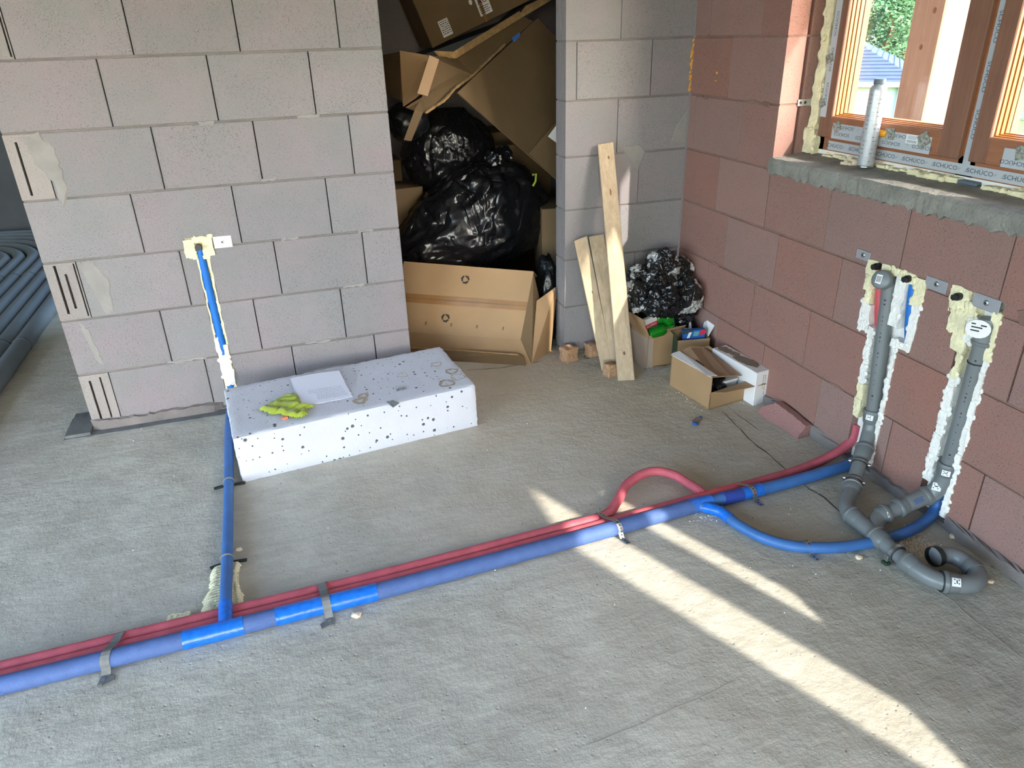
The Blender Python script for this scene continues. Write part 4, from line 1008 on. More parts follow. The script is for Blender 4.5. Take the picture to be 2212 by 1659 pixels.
for f in (.46, .92):                         # two clamps
    c = g0.lerp(g1, f); d = (g1-g0).normalized()
    side = d.cross(U_).normalized(); upp = side.cross(d).normalized()
    cl = MB().tube([c-d*.008, c-d*.006, c+d*.006, c+d*.008], .03, 20, rs=[RP+.002, RP+.0045, RP+.0045, RP+.002]).build('pipe_clamp', M['rubber'], dr, True)
    MB().tube([c-d*.0045, c-d*.003, c+d*.003, c+d*.0045], .03, 20, rs=[RP+.0035, RP+.0058, RP+.0058, RP+.0035]).build('steel_band', M['metal'], cl, True)
    for sg in (-1, 1):
        b = c+side*sg*(RP+.008)
        MB().obox(b-d*.006-upp*.008-side*.006, d*.012, upp*.016, side*.012, .002).build('clamp_ear', M['metal'], cl)
        MB().tube([b+upp*.006, b-upp*.014], .0038, 8).build('bolt', M['metal'], cl)
# elbow and straight stretch along the wall
E0 = Vector((-.165, -1.590, .047)); 
socket(Vector((-.158, -1.583, .050)), Vector((-.192, -1.612, .041)))
pipe([(-.18, -1.602, .042), (-.235, -1.648, .036), (-.268, -1.690, .034), (-.278, -1.735, .034)], 'elbow', RP+.002, 7)
A0, A1 = Vector((-.274, -1.706, .034)), Vector((-.288, -1.985, .034))
al = lambda f: A0.lerp(A1, f)
socket(al(.0), al(.2)); pipe([al(.05), al(.45)], 'wye_body', RP+.003); socket(al(.42), al(.62)); pipe([al(.5), al(1.0)], 'pipe')
ct = al(.80); d = (A1-A0).normalized(); side = d.cross(U_).normalized()
cl = MB().tube([ct-d*.010, ct-d*.008, ct+d*.008, ct+d*.010], .03, 20, rs=[RP+.002, RP+.004, RP+.004, RP+.002]).build('pipe_clamp', M['rubber'], dr, True)
MB().tube([ct-d*.007, ct-d*.006, ct+d*.006, ct+d*.007], .03, 20, rs=[RP+.003, RP+.0065, RP+.0065, RP+.003]).build('steel_band', M['metal'], cl, True)
b = ct+side*-(RP+.008) if (ct+side*-(RP+.008)).x < ct.x else ct+side*(RP+.008)
MB().obox(b+Vector((-.008, -.008, -.02)), Vector((.016, 0, 0)), Vector((0, .016, 0)), Vector((0, 0, .022)), .002).build('clamp_ear', M['metal'], cl)
MB().obox(b+Vector((-.012, -.012, -.034)), Vector((.022, 0, 0)), Vector((0, .022, 0)), Vector((0, 0, .012)), .002).build('clamp_foot', M['green_print'], cl)
# trap bend
socket(al(.92), A1+Vector((.004, -.03, 0)))
pipe([A1+Vector((0, .01, 0)), A1+Vector((.002, -.03, 0)), (-.274, -2.060, .034), (-.250, -2.088, .034)], 'elbow', RP+.002, 7)
k0, k1 = Vector((-.258, -2.080, .034)), Vector((-.215, -2.108, .034)); socket(k0, k1)
MB().tube([k0-(k1-k0)*.06, k0], RS+.001, 20).build('seal_ring', M['rubber'], dr, True)
pipe([k1-(k1-k0)*.4, k1, (-.178, -2.117, .035), (-.142, -2.100, .036), (-.128, -2.070, .038)], 'trap_bend', RP+.003, 7)
j0, j1 = Vector((-.134, -2.084, .037)), Vector((-.126, -2.052, .039))
MB().tube([j0, j0.lerp(j1, .3), j1], RS, 20, rs=[RS, RS+.002, RP+.003]).build('socket', M['pvc_dark'], dr, True)
pipe([j1-(j1-j0)*.3, (-.128, -2.03, .040), (-.142, -2.005, .042), (-.168, -1.993, .044), (-.195, -1.992, .045)], 'trap_bend', RP+.002, 7)
MB().tube([(-.185, -1.992, .045), (-.206, -1.992, .0455)], RS, 20, caps=False, rs=[RS, RS+.001]).build('open_socket', M['rubber'], dr, True)
sticker(Vector((-.232, -2.098, .034))+Vector((-.45, -.55, .7)).normalized()*RS, (-.45, -.55, .7), (.83, -.55, 0), .026, .024)
# right riser and its branch
T2 = Vector((.006, -1.800, .705)); B2_ = Vector((.006, -1.800, .215))
pipe([T2, B2_], 'riser'); socket(Vector((.004, -1.800, .235)), Vector((.003, -1.800, .178))); sticker(Vector((.004, -1.8, .205))+Vector((-.8, -.6, .1))*RS, (-.8, -.6, .1), (0, 0, 1), .026, .020)
socket(Vector((.008, -1.800, .66)), Vector((.010, -1.800, .745)), mat='pvc')
MB().tube([(.006, -1.80, .602), (.006, -1.80, .598)], RP+.003, 20).build('seal_ring', M['rubber'], dr, True)
pipe([(.004, -1.800, .19), (-.002, -1.800, .15), (-.018, -1.790, .115), (-.05, -1.778, .092)], 'elbow', RP+.004, 7)
sticker(Vector((-.012, -1.795, .135))+Vector((-.7, -.45, .55)).normalized()*(RP+.004), (-.7, -.45, .55), (.1, .1, .9), .028, .026)
h0, h1 = Vector((-.034, -1.783, .101)), Vector((-.212, -1.766, .045))
hl = lambda f: h0.lerp(h1, f)
MB().tube([hl(-.05), hl(.0), hl(.06), hl(.08)], RS, 20, rs=[RS, RS+.003, RS+.003, RS]).build('collar', M['pvc_dark'], dr, True)
pipe([hl(-.02), hl(.55)], 'pipe', RP+.0035, mat='pvc'); socket(hl(.62), hl(.40)); pipe([hl(.5), hl(1.0)], 'pipe')
m = MB(); dd = (h1-h0).normalized(); nn = Vector((-.2, -.75, .6)).normalized(); ss = dd.cross(nn)
for q in (-.007, .007):
    p0, p1_ = hl(.16)+nn*(RP+.0045)+ss*q, hl(.36)+nn*(RP+.0045)+ss*q; m.add([p0-ss*.0008, p1_-ss*.0008, p1_+ss*.0008, p0+ss*.0008], [(0, 1, 2, 3)])
for i in range(7):
    p0 = hl(.18+.026*i)+nn*(RP+.0048); m.add([p0-ss*.003, p0+dd*.003-ss*.003, p0+dd*.003+ss*.003, p0+ss*.003], [(0, 1, 2, 3)])
m.build('print', M['blue_print'], dr)
socket(hl(.80), hl(1.02)); pipe([hl(.95), (-.235, -1.782, .040), (-.262, -1.812, .036), (-.276, -1.84, .034)], 'wye_branch', RP+.002, 6)
sticker(hl(.9)+Vector((.0, -.8, .6))*RS, (0, -.8, .6), (-.9, 0, 0), .02, .018)
# white tag on the right riser
t = thing('pipe_tag', 'crumpled white paper tag over the top of the right drain riser', 'tag', (-.03, -1.80, .68))
q = Vector((-.03, -1.803, .718)); ax = Vector((-.85, -.45, .2)).normalized(); up_ = (U_-ax*U_.dot(ax)).normalized(); rt_ = up_.cross(ax)
MB().prism([q+rt_*(.034*math.cos(a))+up_*(.028*math.sin(a)) for a in [k*math.pi/8 for k in range(16)]], ax*.003).build('disc', M['white_card'], t)
m = MB()
for i, (a, b, w) in enumerate([(-.022, .012, .012), (-.02, .002, .03), (-.02, -.008, .024), (.004, .010, .016)]):
    m.add([q+ax*.0035+rt_*(a+dx)+up_*(b+dy) for dx, dy in ((0, 0), (w, 0), (w, .004), (0, .004))], [(0, 1, 2, 3)])
m.build('print', M['ink'], t)

# ------------------------------------------------------------------ polystyrene block and what lies on it
ea = Vector((.9937, .1118, 0)); eb = Vector((-.1118, .9937, 0))*.985+ea*.02; e0 = Vector((-2.288, -.694, 0))
def on_eps(x, y, z=.2): return px(x, y, 2, z)
bm = bmesh.new(); bmesh.ops.create_cube(bm, size=1)
for ax, cuts in ((0, 60), (1, 30), (2, 12)):
    for k in range(1, cuts):
        pl = Vector((0, 0, 0)); pl[ax] = -.5+k/cuts; no = Vector((0, 0, 0)); no[ax] = 1
        bmesh.ops.bisect_plane(bm, geom=list(bm.verts)+list(bm.edges)+list(bm.faces), plane_co=pl, plane_no=no)
for v in bm.verts:
    c = v.co.copy(); q = Vector(((c.x+.5)*1.003, (c.y+.5)*.495, (c.z+.5)*.2)); d = Vector((0, 0, 0))
    nn_ = noise.noise(q*26)*.0025+noise.noise(q*70)*.0015
    if abs(c.x) > .499: d.x += math.copysign(1, c.x)*(nn_*1.6-.001)
    if abs(c.y) > .499: d.y += math.copysign(1, c.y)*nn_
    if c.z > .499: d.z += nn_*.6
    edges = sum(abs(a) > .499 for a in c)
    if edges >= 2: d += -Vector((math.copysign(1, c.x) if abs(c.x) > .499 else 0, math.copysign(1, c.y) if abs(c.y) > .499 else 0, math.copysign(1, c.z) if abs(c.z) > .499 and c.z > 0 else 0))*(.003+.004*max(0, noise.noise(q*40+Vector((9, 0, 0)))))
    if c.x > .42 and c.y < -.499 and c.z > .2: d.y += .010*((c.x-.42)/.08)**2*((c.z-.2)/.3)
    q += d; q.z = max(q.z, 0); v.co = e0+ea*q.x+eb*q.y+Vector((0, 0, q.z))
tag(MB().bm(bm).build('polystyrene_block', M['eps'], smooth=True, auto=.9), 'thick white polystyrene slab with black specks on the floor', 'polystyrene slab')
def on_top(name, mat, pts, t, label, cat, z=.2012):
    return tag(MB().prism([on_eps(x, y, z) for x, y in pts], (0, 0, t)).build(name, M[mat]), label, cat)
def ring_stain(x, y, r, w, k):
    c = on_eps(x, y, .2014); m = MB(); n = 26; vs = []
    rr = random.Random(k)
    for i in range(n):
        a = 2*math.pi*i/n; q = r*(1+.12*math.sin(a*3+k)); ww = w*rr.uniform(.4, 1.3)
        for s in (q-ww, q+ww): vs += [c+Vector((math.cos(a)*s, math.sin(a)*s, 0)), c+Vector((math.cos(a)*s, math.sin(a)*s, .0009))]
    m.add(vs, [f for i in range(n) for a, b in [(i*4, ((i+1) % n)*4)] for f in ((a+1, b+1, b+3, a+3), (a, b, b+1, a+1), (a+2, a+3, b+3, b+2))]); return m
for i, (x, y, r, w, lab) in enumerate([(943, 787, .022, .002, 'dried glue ring nearest the back edge of the polystyrene slab'), (976, 802, .024, .006, 'dried glue ring right of centre on the polystyrene slab'), (988, 815, .03, .002, 'large thin glue ring at the right end of the polystyrene slab'), (965, 828, .030, .007, 'broad brown glue ring near the right corner of the slab'), (870, 810, .022, .001, 'faint glue ring in the middle of the slab'), (785, 855, .018, .006, 'small glue ring beside the paper'), (778, 866, .022, .009, 'brown glue blot right of the green cloth')]):
    tag(ring_stain(x, y, r, w, i).build('glue_stain', M['stain']), lab, 'stain', 'glue stains on the polystyrene slab')
# film, paper pad, cloth, bits
fp = [(648, 812), (672, 803), (700, 795), (735, 790), (766, 788), (772, 810), (768, 835), (758, 850), (735, 812), (700, 816), (650, 826)]
tag(MB().prism([on_eps(x, y, .2016)+Vector((0, 0, .002*math.sin(i*2.1)+.002)) for i, (x, y) in enumerate(fp)], (0, 0, .0008)).build('plastic_film', M['film']), 'clear plastic film under the sheet of paper', 'plastic film')
pc = [on_eps(630, 821), on_eps(733, 803), on_eps(762, 858), on_eps(651, 881)]
pp = thing('paper_sheet', 'white printed paper sheet lying on the polystyrene slab', 'paper', pc[0]+Vector((0, 0, .003)))
def pgrid(u, v, z): 
    p = pc[0].lerp(pc[1], u).lerp(pc[3].lerp(pc[2], u), v); return Vector((p.x, p.y, .206+z+.004*math.sin(u*3.1+v*2)+.006*max(0, u-.75)*v+.004*(1-v)*(1-u)))
for L in range(2):
    m = MB(); n = 12; sh = .006*(1-L)
    vs = [pgrid(i/n, j/n, -.004*(1-L)) + Vector((-sh, sh*.5, 0)) for j in range(n+1) for i in range(n+1)]; vs2 = [v-Vector((0, 0, .0012)) for v in vs]; K = n+1
    fs = [(j*K+i, j*K+i+1, (j+1)*K+i+1, (j+1)*K+i) for j in range(n) for i in range(n)]
    m.add(vs+vs2, fs+[tuple(q+K*K for q in reversed(f)) for f in fs]+[(i, i+1, i+1+K*K, i+K*K) for i in range(n)]+[(n*K+i+1, n*K+i, n*K+i+K*K, n*K+i+1+K*K) for i in range(n)]+[((j+1)*K, j*K, j*K+K*K, (j+1)*K+K*K) for j in range(n)]+[(j*K+n, (j+1)*K+n, (j+1)*K+n+K*K, j*K+n+K*K) for j in range(n)])
    sheet = m.build('sheet', M['paper'], pp, True)
m = MB(); rr = random.Random(4)
for v0 in (.56, .61, .66, .71, .76, .80, .84, .88):
    u = .22 if v0 < .7 else .35
    while u < .9:
        w = rr.uniform(.015, .05); m.add([pgrid(u, v0, .0006), pgrid(u+w, v0, .0006), pgrid(u+w, v0+.012, .0006), pgrid(u, v0+.012, .0006)], [(0, 1, 2, 3)]); u += w+.014
m.build('print', M['paper_ink'], sheet)
# cloth: crumpled towel
def poly_in(p, poly):
    ins = False; n = len(poly)
    for i in range(n):
        a, b = poly[i], poly[(i+1) % n]
        if (a.y > p.y) != (b.y > p.y) and p.x < (b.x-a.x)*(p.y-a.y)/(b.y-a.y)+a.x: ins = not ins
    return ins
cp = [on_eps(*p) for p in [(561, 889), (590, 872), (620, 858), (636, 853), (648, 862), (653, 878), (684, 880), (664, 888), (667, 900), (655, 906), (628, 906), (610, 900), (585, 898)]]
def edge_d(p):
    best = 9
    for i in range(len(cp)):
        a, b = cp[i], cp[(i+1) % len(cp)]; ab = (b-a).xy; t = max(0, min(1, (p.xy-a.xy).dot(ab)/ab.length_squared)); best = min(best, (p.xy-a.xy-ab*t).length)
    return best
m = MB(); n = 70; x0, x1 = min(p.x for p in cp), max(p.x for p in cp); y0, y1 = min(p.y for p in cp), max(p.y for p in cp); idx = {}; vs = []
for j in range(n+1):
    for i in range(n+1):
        p = Vector((x0+(x1-x0)*i/n, y0+(y1-y0)*j/n, .2))
        if poly_in(p, cp):
            e = edge_d(p); f = min(1, e/.016)**.5
            fold = abs(math.sin((p.x*.5-p.y)*52+4*noise.noise(p*14)))*.010+abs(math.sin((p.x+p.y*1.2)*38+3*noise.noise(p*11)))*.008+noise.noise(p*30)*.003
            idx[(i, j)] = len(vs); vs.append(p+Vector((0, 0, .0015+f*(.007+fold))))
fs = [(idx[(i, j)], idx[(i+1, j)], idx[(i+1, j+1)], idx[(i, j+1)]) for j in range(n) for i in range(n) if all(k in idx for k in ((i, j), (i+1, j), (i+1, j+1), (i, j+1)))]
m.add(vs, fs); cl_ = m.build('cloth', M['cloth'], smooth=True, auto=3)
sm = cl_.modifiers.new('thickness', 'SOLIDIFY'); sm.thickness = .002; sm.offset = 1
tag(cl_, 'crumpled lime green microfibre cloth beside the paper', 'cloth')
o = on_eps(617, 906); tag(MB().obox(o+Vector((-.012, -.006, .0015)), Vector((.024, .006, 0)), Vector((-.004, .016, 0)), Vector((0, 0, .008)), .002).build('orange_clip', M['orange']), 'small orange plastic piece sticking out under the cloth', 'clip')
tag(MB().sheet([on_eps(x, y, .2035) for x, y in ((835, 868), (848, 864), (863, 870), (849, 880))], .002).build('felt_patch', M['felt_grey']), 'small grey felt square at the front edge of the slab', 'felt patch')
o = on_eps(868, 843); m = MB()
for i in range(4): m.obox(o+Vector((-.022+.011*i, -.008+.003*(i % 2), .0012)), Vector((.010, .002, 0)), Vector((-.002, .022, 0)), Vector((0, 0, .003+.003*(i % 2))), .0008)
tag(m.build('metal_scrap', M['foil_silver']), 'folded silvery metal scrap on the slab', 'metal scrap')

# ------------------------------------------------------------------ leaning planks and wood bits
def plank(name, label, b0, b1, t0, t1, th, knots=(), nails=()):
    """bottom edge b0..b1 on the floor, top edge t0..t1 at the wall, thickness th behind"""
    b0, b1, t0, t1 = map(Vector, (b0, b1, t0, t1)); up = ((t0+t1)-(b0+b1)).normalized(); rt = (b1-b0).normalized(); nrm = rt.cross(up).normalized()
    if nrm.y > 0: nrm = -nrm
    t = thing(name, label, 'plank', (b0+b1)/2)
    mb_ = MB().hexa([b0, b1, t1, t0], [p-nrm*th for p in (b0, b1, t1, t0)]); bm = bmesh.new(); V = [bm.verts.new(v) for v in mb_.v]
    for f in mb_.f: bm.faces.new([V[i] for i in f])
    bmesh.ops.bevel(bm, geom=list(bm.edges), offset=.0025, segments=1, affect='EDGES')
    for v in bm.verts: v.co.z = max(v.co.z, 0.0005)
    MB().bm(bm).build('board', M['plank'], t)
    for (u, v, r) in knots:
        c = b0.lerp(b1, u).lerp(t0.lerp(t1, u), v)+nrm*.0005
        MB().prism([c+rt*(math.cos(a)*r)+up*(math.sin(a)*r*1.6) for a in [k*math.pi/6 for k in range(12)]], nrm*.0008).build('knot', M['knot'], t)
    return t
plank('wooden_plank', 'tallest rough plank leaning upright against the wall by the corner', (-.522, -.395, 0), (-.442, -.418, 0), (-.497, -.035, 1.075), (-.417, -.035, 1.082), .026, [(.45, .80, .011), (.5, .66, .007), (.35, .30, .007), (.6, .94, .005), (.5, .12, .006)])
plank('wooden_plank', 'shorter grey plank on the left of the leaning boards', (-.548, -.262, 0), (-.488, -.28, 0), (-.618, -.045, .628), (-.550, -.05, .648), .024, [(.5, .6, .005)])
plank('wooden_plank', 'shorter pale plank between the tall plank and the grey plank', (-.496, -.292, 0), (-.436, -.312, 0), (-.545, -.06, .645), (-.468, -.065, .652), .024, [(.6, .4, .004)])
def chunk(name, label, cat, c, s, mat, seed, rot=0.0, rough=.006):
    bm = bmesh.new(); bmesh.ops.create_cube(bm, size=1); bmesh.ops.subdivide_edges(bm, edges=list(bm.edges), cuts=5, use_grid_fill=True)
    for v in bm.verts:
        p = Vector((v.co.x*s[0], v.co.y*s[1], (v.co.z+.5)*s[2])); corner = sum(abs(a) > .49 for a in v.co)
        if corner >= 2: p *= .965
        p += noise.noise_vector(p*30+Vector((seed*7, 0, 0)))*rough
        p = Matrix.Rotation(rot, 3, 'Z') @ p; v.co = p+Vector(c); v.co.z = max(v.co.z, c[2])
    return tag(MB().bm(bm).build(name, M[mat], smooth=True, auto=.5), label, cat)
o = FZ(1233, 782); chunk('wood_chunk', 'small brown pressed wood cube beside the doorway jamb', 'wood block', (o.x, o.y+.03, 0), (.075, .07, .075), 'brickbit', 1, .3)
o = FZ(1287, 775); chunk('wood_chunk', 'small brown wood block hidden behind the leaning planks', 'wood block', (o.x, o.y+.05, 0), (.06, .06, .07), 'brickbit', 2, .1)
chunk('wood_chunk', 'brown wood block tucked behind the foot of the tall plank', 'wood block', (-.530, -.318, 0), (.05, .05, .065), 'brickbit', 3, .2)
tg = thing('cable_loop', 'thin dark wire loop on the floor by the planks', 'wire', FZ(1268, 772))
MB().tube([FZ(1268, 772)+Vector((math.cos(a)*.016, math.sin(a)*.02, .002)) for a in [k*.33 for k in range(19)]], .0014, 5).build('wire', M['rubber'], tg)
# broken pink block by the right wall
a, b = FZ(1636, 893), FZ(1722, 948)
m = MB(); th = Vector((.075, .05, 0)); A, B = a, b; up = Vector((.035, .0, .062))
prof = [A, B, B+up*.9, B.lerp(A, .35)+up*1.06, A.lerp(B, .22)+up*1.15, A+up*.5]
bm = bmesh.new(); mb_ = MB().prism(prof, Vector((.055, -.0, -.0))); V = [bm.verts.new(v) for v in mb_.v]
for f in mb_.f: bm.faces.new([V[i] for i in f])
bmesh.ops.triangulate(bm, faces=bm.faces); bmesh.ops.subdivide_edges(bm, edges=list(bm.edges), cuts=4)
for v in bm.verts: v.co += noise.noise_vector(v.co*40)*.004; v.co.z = max(v.co.z, 0); v.co.x = min(v.co.x, -.013)
tag(MB().bm(bm).build('broken_block', M['block_pink'], smooth=True, auto=.5), 'broken pink block fragment lying against the right wall', 'block fragment')
o = FZ(1512, 912); t = thing('small_packet', 'tiny blue and clear plastic packet on the floor', 'packet', o)
MB().obox(o+Vector((-.03, -.012, .001)), Vector((.05, .03, 0)), Vector((-.012, .022, 0)), Vector((0, 0, .008)), .003).build('pouch', M['stain_brown'], t)
MB().obox(o+Vector((-.034, -.03, .001)), Vector((.014, .006, 0)), Vector((-.012, .026, 0)), Vector((0, 0, .010)), .003).build('blue_end', M['blue_print'], t)
MB().obox(o+Vector((.012, .016, .003)), Vector((.016, .010, 0)), Vector((-.006, .012, 0)), Vector((0, 0, .008)), .002).build('blue_strip', M['blue_print'], t)

# ------------------------------------------------------------------ boxes in the corner
CT = .004; Z = Vector((0, 0, 1))
def box_walls(t, o, ex, ey, h, mat='card', th=CT, names=('side_panel',)*4, floor_=True, skip=()):
    """open carton: corner o, horizontal edge vectors ex, ey, height h"""
    X, Y = ex.normalized(), ey.normalized(); Z = Vector((0, 0, h))
    segs = [(o, ex, Y), (o+ex, ey, -X), (o+ex+ey, -ex, -Y), (o+ey, -ey, X)]
    for i, (p, e, n) in enumerate(segs):
        if i in skip: continue
        MB().prism([p, p+e, p+e+Z, p+Z], n*th).build('side_panel', M[mat], t)
    if floor_: MB().prism([o+Vector((0, 0, .001)), o+ex+Vector((0, 0, .001)), o+ex+ey+Vector((0, 0, .001)), o+ey+Vector((0, 0, .001))], (0, 0, th)).build('bottom_panel', M[mat], t)
# bottle carton
A0_ = FZ(1397, 799); A1_ = FZ(1450, 787); exA = A1_-A0_; perpA = Vector((-exA.y, exA.x, 0)).normalized()
exA = exA.normalized()*.205; eyA = perpA*.16; hA = .185
t = thing('bottle_carton', 'film-wrapped open carton full of green bottles behind the planks', 'carton', A0_+exA/2+eyA/2)
box_walls(t, A0_, exA, eyA, hA)
p0 = A0_+eyA*.0-exA.normalized()*.0+Vector((0, 0, hA))
MB().sheet([p0, p0+eyA*.98, p0+eyA*.98+Vector((-.045, .02, .095)), p0+Vector((-.05, -.015, .10))], CT).build('flap', M['card'], t)
p1_ = A0_+exA+Vector((0, 0, hA)); MB().sheet([A0_+Vector((0, 0, hA))+exA*.3, p1_, p1_+Vector((.01, -.012, .022)), A0_+Vector((0, 0, hA))+exA*.3+Vector((.005, -.012, .02))], CT).build('flap', M['card'], t)
wr = [A0_-exA.normalized()*.006-perpA*.006, A0_+exA.normalized()*.03-perpA*.006, A0_+exA.normalized()*.026-perpA*.006+Vector((0, 0, hA*.9)), A0_-exA.normalized()*.006-perpA*.006+Vector((0, 0, hA*.95)), ]
MB().sheet(wr, .0012).build('wrap_film', M['film'], t)
q = [A0_-exA.normalized()*.007, A0_+eyA-exA.normalized()*.007, A0_+eyA+Vector((0, 0, hA*.96))-exA.normalized()*.007, A0_+Vector((0, 0, hA*.95))-exA.normalized()*.007]
MB().sheet(q, .0012).build('wrap_film', M['film'], t)
lumpy([((A0_.x-.015, A0_.y-.02, 0), (A0_.x+.09, A0_.y-.002, .012))], 5, .008, .012).build('crumpled_film', M['foil_silver'], t, True)
hexp = lambda o, e1, e2, e3: MB().obox(o, e1, e2, e3, .0015)
cz = hA
def bottle(c, d, r, L, label):
    d = Vector(d).normalized(); s = [0, .004, .02, L*.58, L*.68, L*.76, L*.84, L]; rr = [r*.6, r*.9, r, r, r*.8, r*.45, r*.36, r*.36]
    t = thing('green_bottle', label, 'bottle', c, 'green bottles in the carton')
    MB().tube([Vector(c)+d*q for q in s], r, 18, rs=rr).build('body', M['green_glass'], t, True)
    MB().tube([Vector(c)+d*(L-.002), Vector(c)+d*(L+.008)], r*.42, 12).build('cap', M['green_print'], t, True); return t
ib = A0_+exA*.5+eyA*.45
bp = lambda x, y, d: px(x, y, 1, d)
for (x, y, dd, dv, r, L, lab) in [(1448, 712, -.27, (-.35, -.1, .9), .034, .15, 'green bottle sticking up at the back of the carton'), (1400, 722, -.30, (.9, -.1, .2), .030, .13, 'green bottle lying across the front of the carton'), (1424, 705, -.25, (-.1, .1, 1), .032, .12, 'green bottle upright behind the red label packet')]:
    bottle(bp(x, y, dd), dv, r, L, lab)
t = thing('screw_packet', 'red and white label packet standing in the bottle carton', 'packet', ib+Vector((-.07, .0, .15)))
o = ib+Vector((-.085, -.045, .15)); e1 = Vector((.075, .018, .012)); e2 = Vector((-.012, .006, .105)); e3 = Vector((-.005, .02, 0))
hexp(o, e1, e3, e2).build('packet', M['white_card'], t)
n_ = e1.cross(e2).normalized(); n_ = n_ if n_.y < 0 else -n_
E1, E2 = e1.normalized(), e2.normalized()
if E1.cross(E2).dot(n_) < 0: pass
MB().prism([o+n_*.0006+e1*u+e2*v for u, v in ((.0, .46), (1, .46), (1, .72), (0, .72))], n_*.0006).build('red_band', M['red_print'], t)
MB().prism([o+n_*.0006+e1*u+e2*v for u, v in ((.0, .02), (.3, .02), (.2, .3), (0, .3))], n_*.0006).build('red_corner', M['red_print'], t)
lv, lf = text_mesh('KLIMAS', .019); m = MB(); flat(m, [(v.x, v.y) for v in lv], lf, o+e1*.5+e2*.6, E1, (n_.cross(E1)), .0016); m.build('lettering', M['white_card'], t)
m = MB()
for i in range(4): m.prism([o+n_*.0006+e1*u+e2*v for u, v in ((.1, .40-.06*i), (.75-.1*(i % 2), .40-.06*i), (.75-.1*(i % 2), .42-.06*i), (.1, .42-.06*i))], n_*.0006)
m.build('print', M['ink'], t)
# small printed box behind
c0 = Vector((-.205, -.395, 0)); ex_, ey_ = Vector((.165, -.03, 0)), Vector((.03, .12, 0)); hB = .20
t = thing('printed_carton', 'small dark green printed carton with open white flaps in the corner', 'carton', c0+ex_/2+ey_/2)
hB = .165; z_ = Vector((0, 0, hB)); xn, yn = ex_.normalized(), ey_.normalized()
MB().prism([c0, c0+ex_, c0+ex_+z_, c0+z_], yn*.003).build('side_panel', M['card'], t)
MB().prism([c0, c0+ey_, c0+ey_+z_, c0+z_], xn*.003).build('side_panel', M['green_print'], t)
MB().prism([c0+ey_, c0+ey_+ex_, c0+ey_+ex_+z_, c0+ey_+z_], -yn*.003).build('side_panel', M['white_card'], t)
MB().prism([c0+ex_, c0+ex_+ey_, c0+ex_+ey_+z_, c0+ex_+z_], -xn*.003).build('side_panel', M['card'], t)
MB().prism([c0+Z*.001, c0+ex_+Z*.001, c0+ex_+ey_+Z*.001, c0+ey_+Z*.001], Z*.003).build('bottom_panel', M['card'], t)
MB().sheet([c0+ey_+z_, c0+ex_*.66+ey_+z_, c0+ex_*.64+ey_+z_+Vector((0, .028, .082)), c0+ex_*.5+ey_+z_+Vector((0, .03, .088)), c0+ey_+z_+Vector((-.002, .028, .074))], .002).build('flap', M['white_card'], t)
MB().sheet([c0+ex_+ey_+z_, c0+ex_+ey_*.25+z_, c0+ex_+ey_*.25+z_+Vector((.03, .0, .05)), c0+ex_+ey_*.6+z_+Vector((.045, .01, .078)), c0+ex_+ey_+z_+Vector((.02, .01, .075))], .002).build('flap', M['white_card'], t)
MB().sheet([c0+z_, c0+ey_+z_, c0+ey_+z_+Vector((-.012, 0, .05)), c0+ey_*.5+z_+Vector((-.02, 0, .028)), c0+z_+Vector((-.016, 0, .04))], .002).build('flap', M['green_print'], t)
pk = thing('blue_packet', 'blue, green and red printed packet standing in the small dark green carton', 'packet', c0+ex_*.3+ey_*.3+Z*.006)
o = c0+ex_*.22+ey_*.18+Z*.006; p_x, p_y, p_z = ex_*.70, ey_*.22, Vector((0, .012, .195))
MB().obox(o, p_x, p_y, p_z, .0015).build('packet', M['blue_print'], pk)
fn_ = p_x.cross(p_z).normalized(); fn_ = fn_ if fn_.y < 0 else -fn_
for nm, mt, uv in (('red_label', 'red_print', [(.72, .86), (1, .88), (1, .99), (.8, .99)]), ('green_label', 'green_print', [(0, .9), (.45, .97), (.5, 1), (0, 1)]), ('teal_label', 'teal_print', [(.45, .84), (.68, .84), (.74, .96), (.5, .96)]), ('white_label', 'white_card', [(.18, .8), (.3, .8), (.4, .95), (.28, .95)])):
    MB().prism([o+p_x*u+p_z*v+fn_*.0006 for u, v in uv], fn_*.0006).build(nm, M[mt], pk)
# open brown carton in front
q0, q1, q3 = FZ(1446, 834), FZ(1531, 886), FZ(1622, 862)
exC = q1-q0; eyC = (q3-q1); eyC -= exC.normalized()*eyC.dot(exC.normalized()); eyC = eyC.normalized()*.225
hC = .165; Z = Vector((0, 0, 1))
t = thing('open_carton', 'brown open carton with white-lined lid in front of the pile', 'carton', q0+exC/2+eyC/2)
X, Y = exC.normalized(), eyC.normalized()
MB().prism([q0, q0+exC, q0+exC+Z*hC, q0+Z*hC], Y*CT).build('side_panel', M['card'], t)
MB().prism([q0+exC, q0+exC+eyC, q0+exC+eyC+Z*.095, q0+exC+Z*.085], -X*CT).build('side_panel', M['card'], t)
MB().prism([q0, q0+eyC, q0+eyC+Z*hC, q0+Z*hC], X*CT).build('side_panel', M['card'], t)
MB().prism([q0+eyC, q0+eyC+exC, q0+eyC+exC+Z*.11, q0+eyC+Z*hC], -Y*CT).build('side_panel', M['card_pale'], t)
MB().prism([q0+Z*.001, q1+Z*.001, q1+eyC+Z*.001, q0+eyC+Z*.001], Z*CT).build('bottom_panel', M['card'], t)
LB, LA = q0+Z*(hC+.001), q0+exC+Z*(hC+.001)
MB().sheet([LB, LA, LA+Y*.105-Z*.018, LA+Y*.215-X*.03-Z*.055, LB+Y*.19-Z*.0, LB+Y*.11+Z*.018], .003).build('lid', M['card_pale'], t)
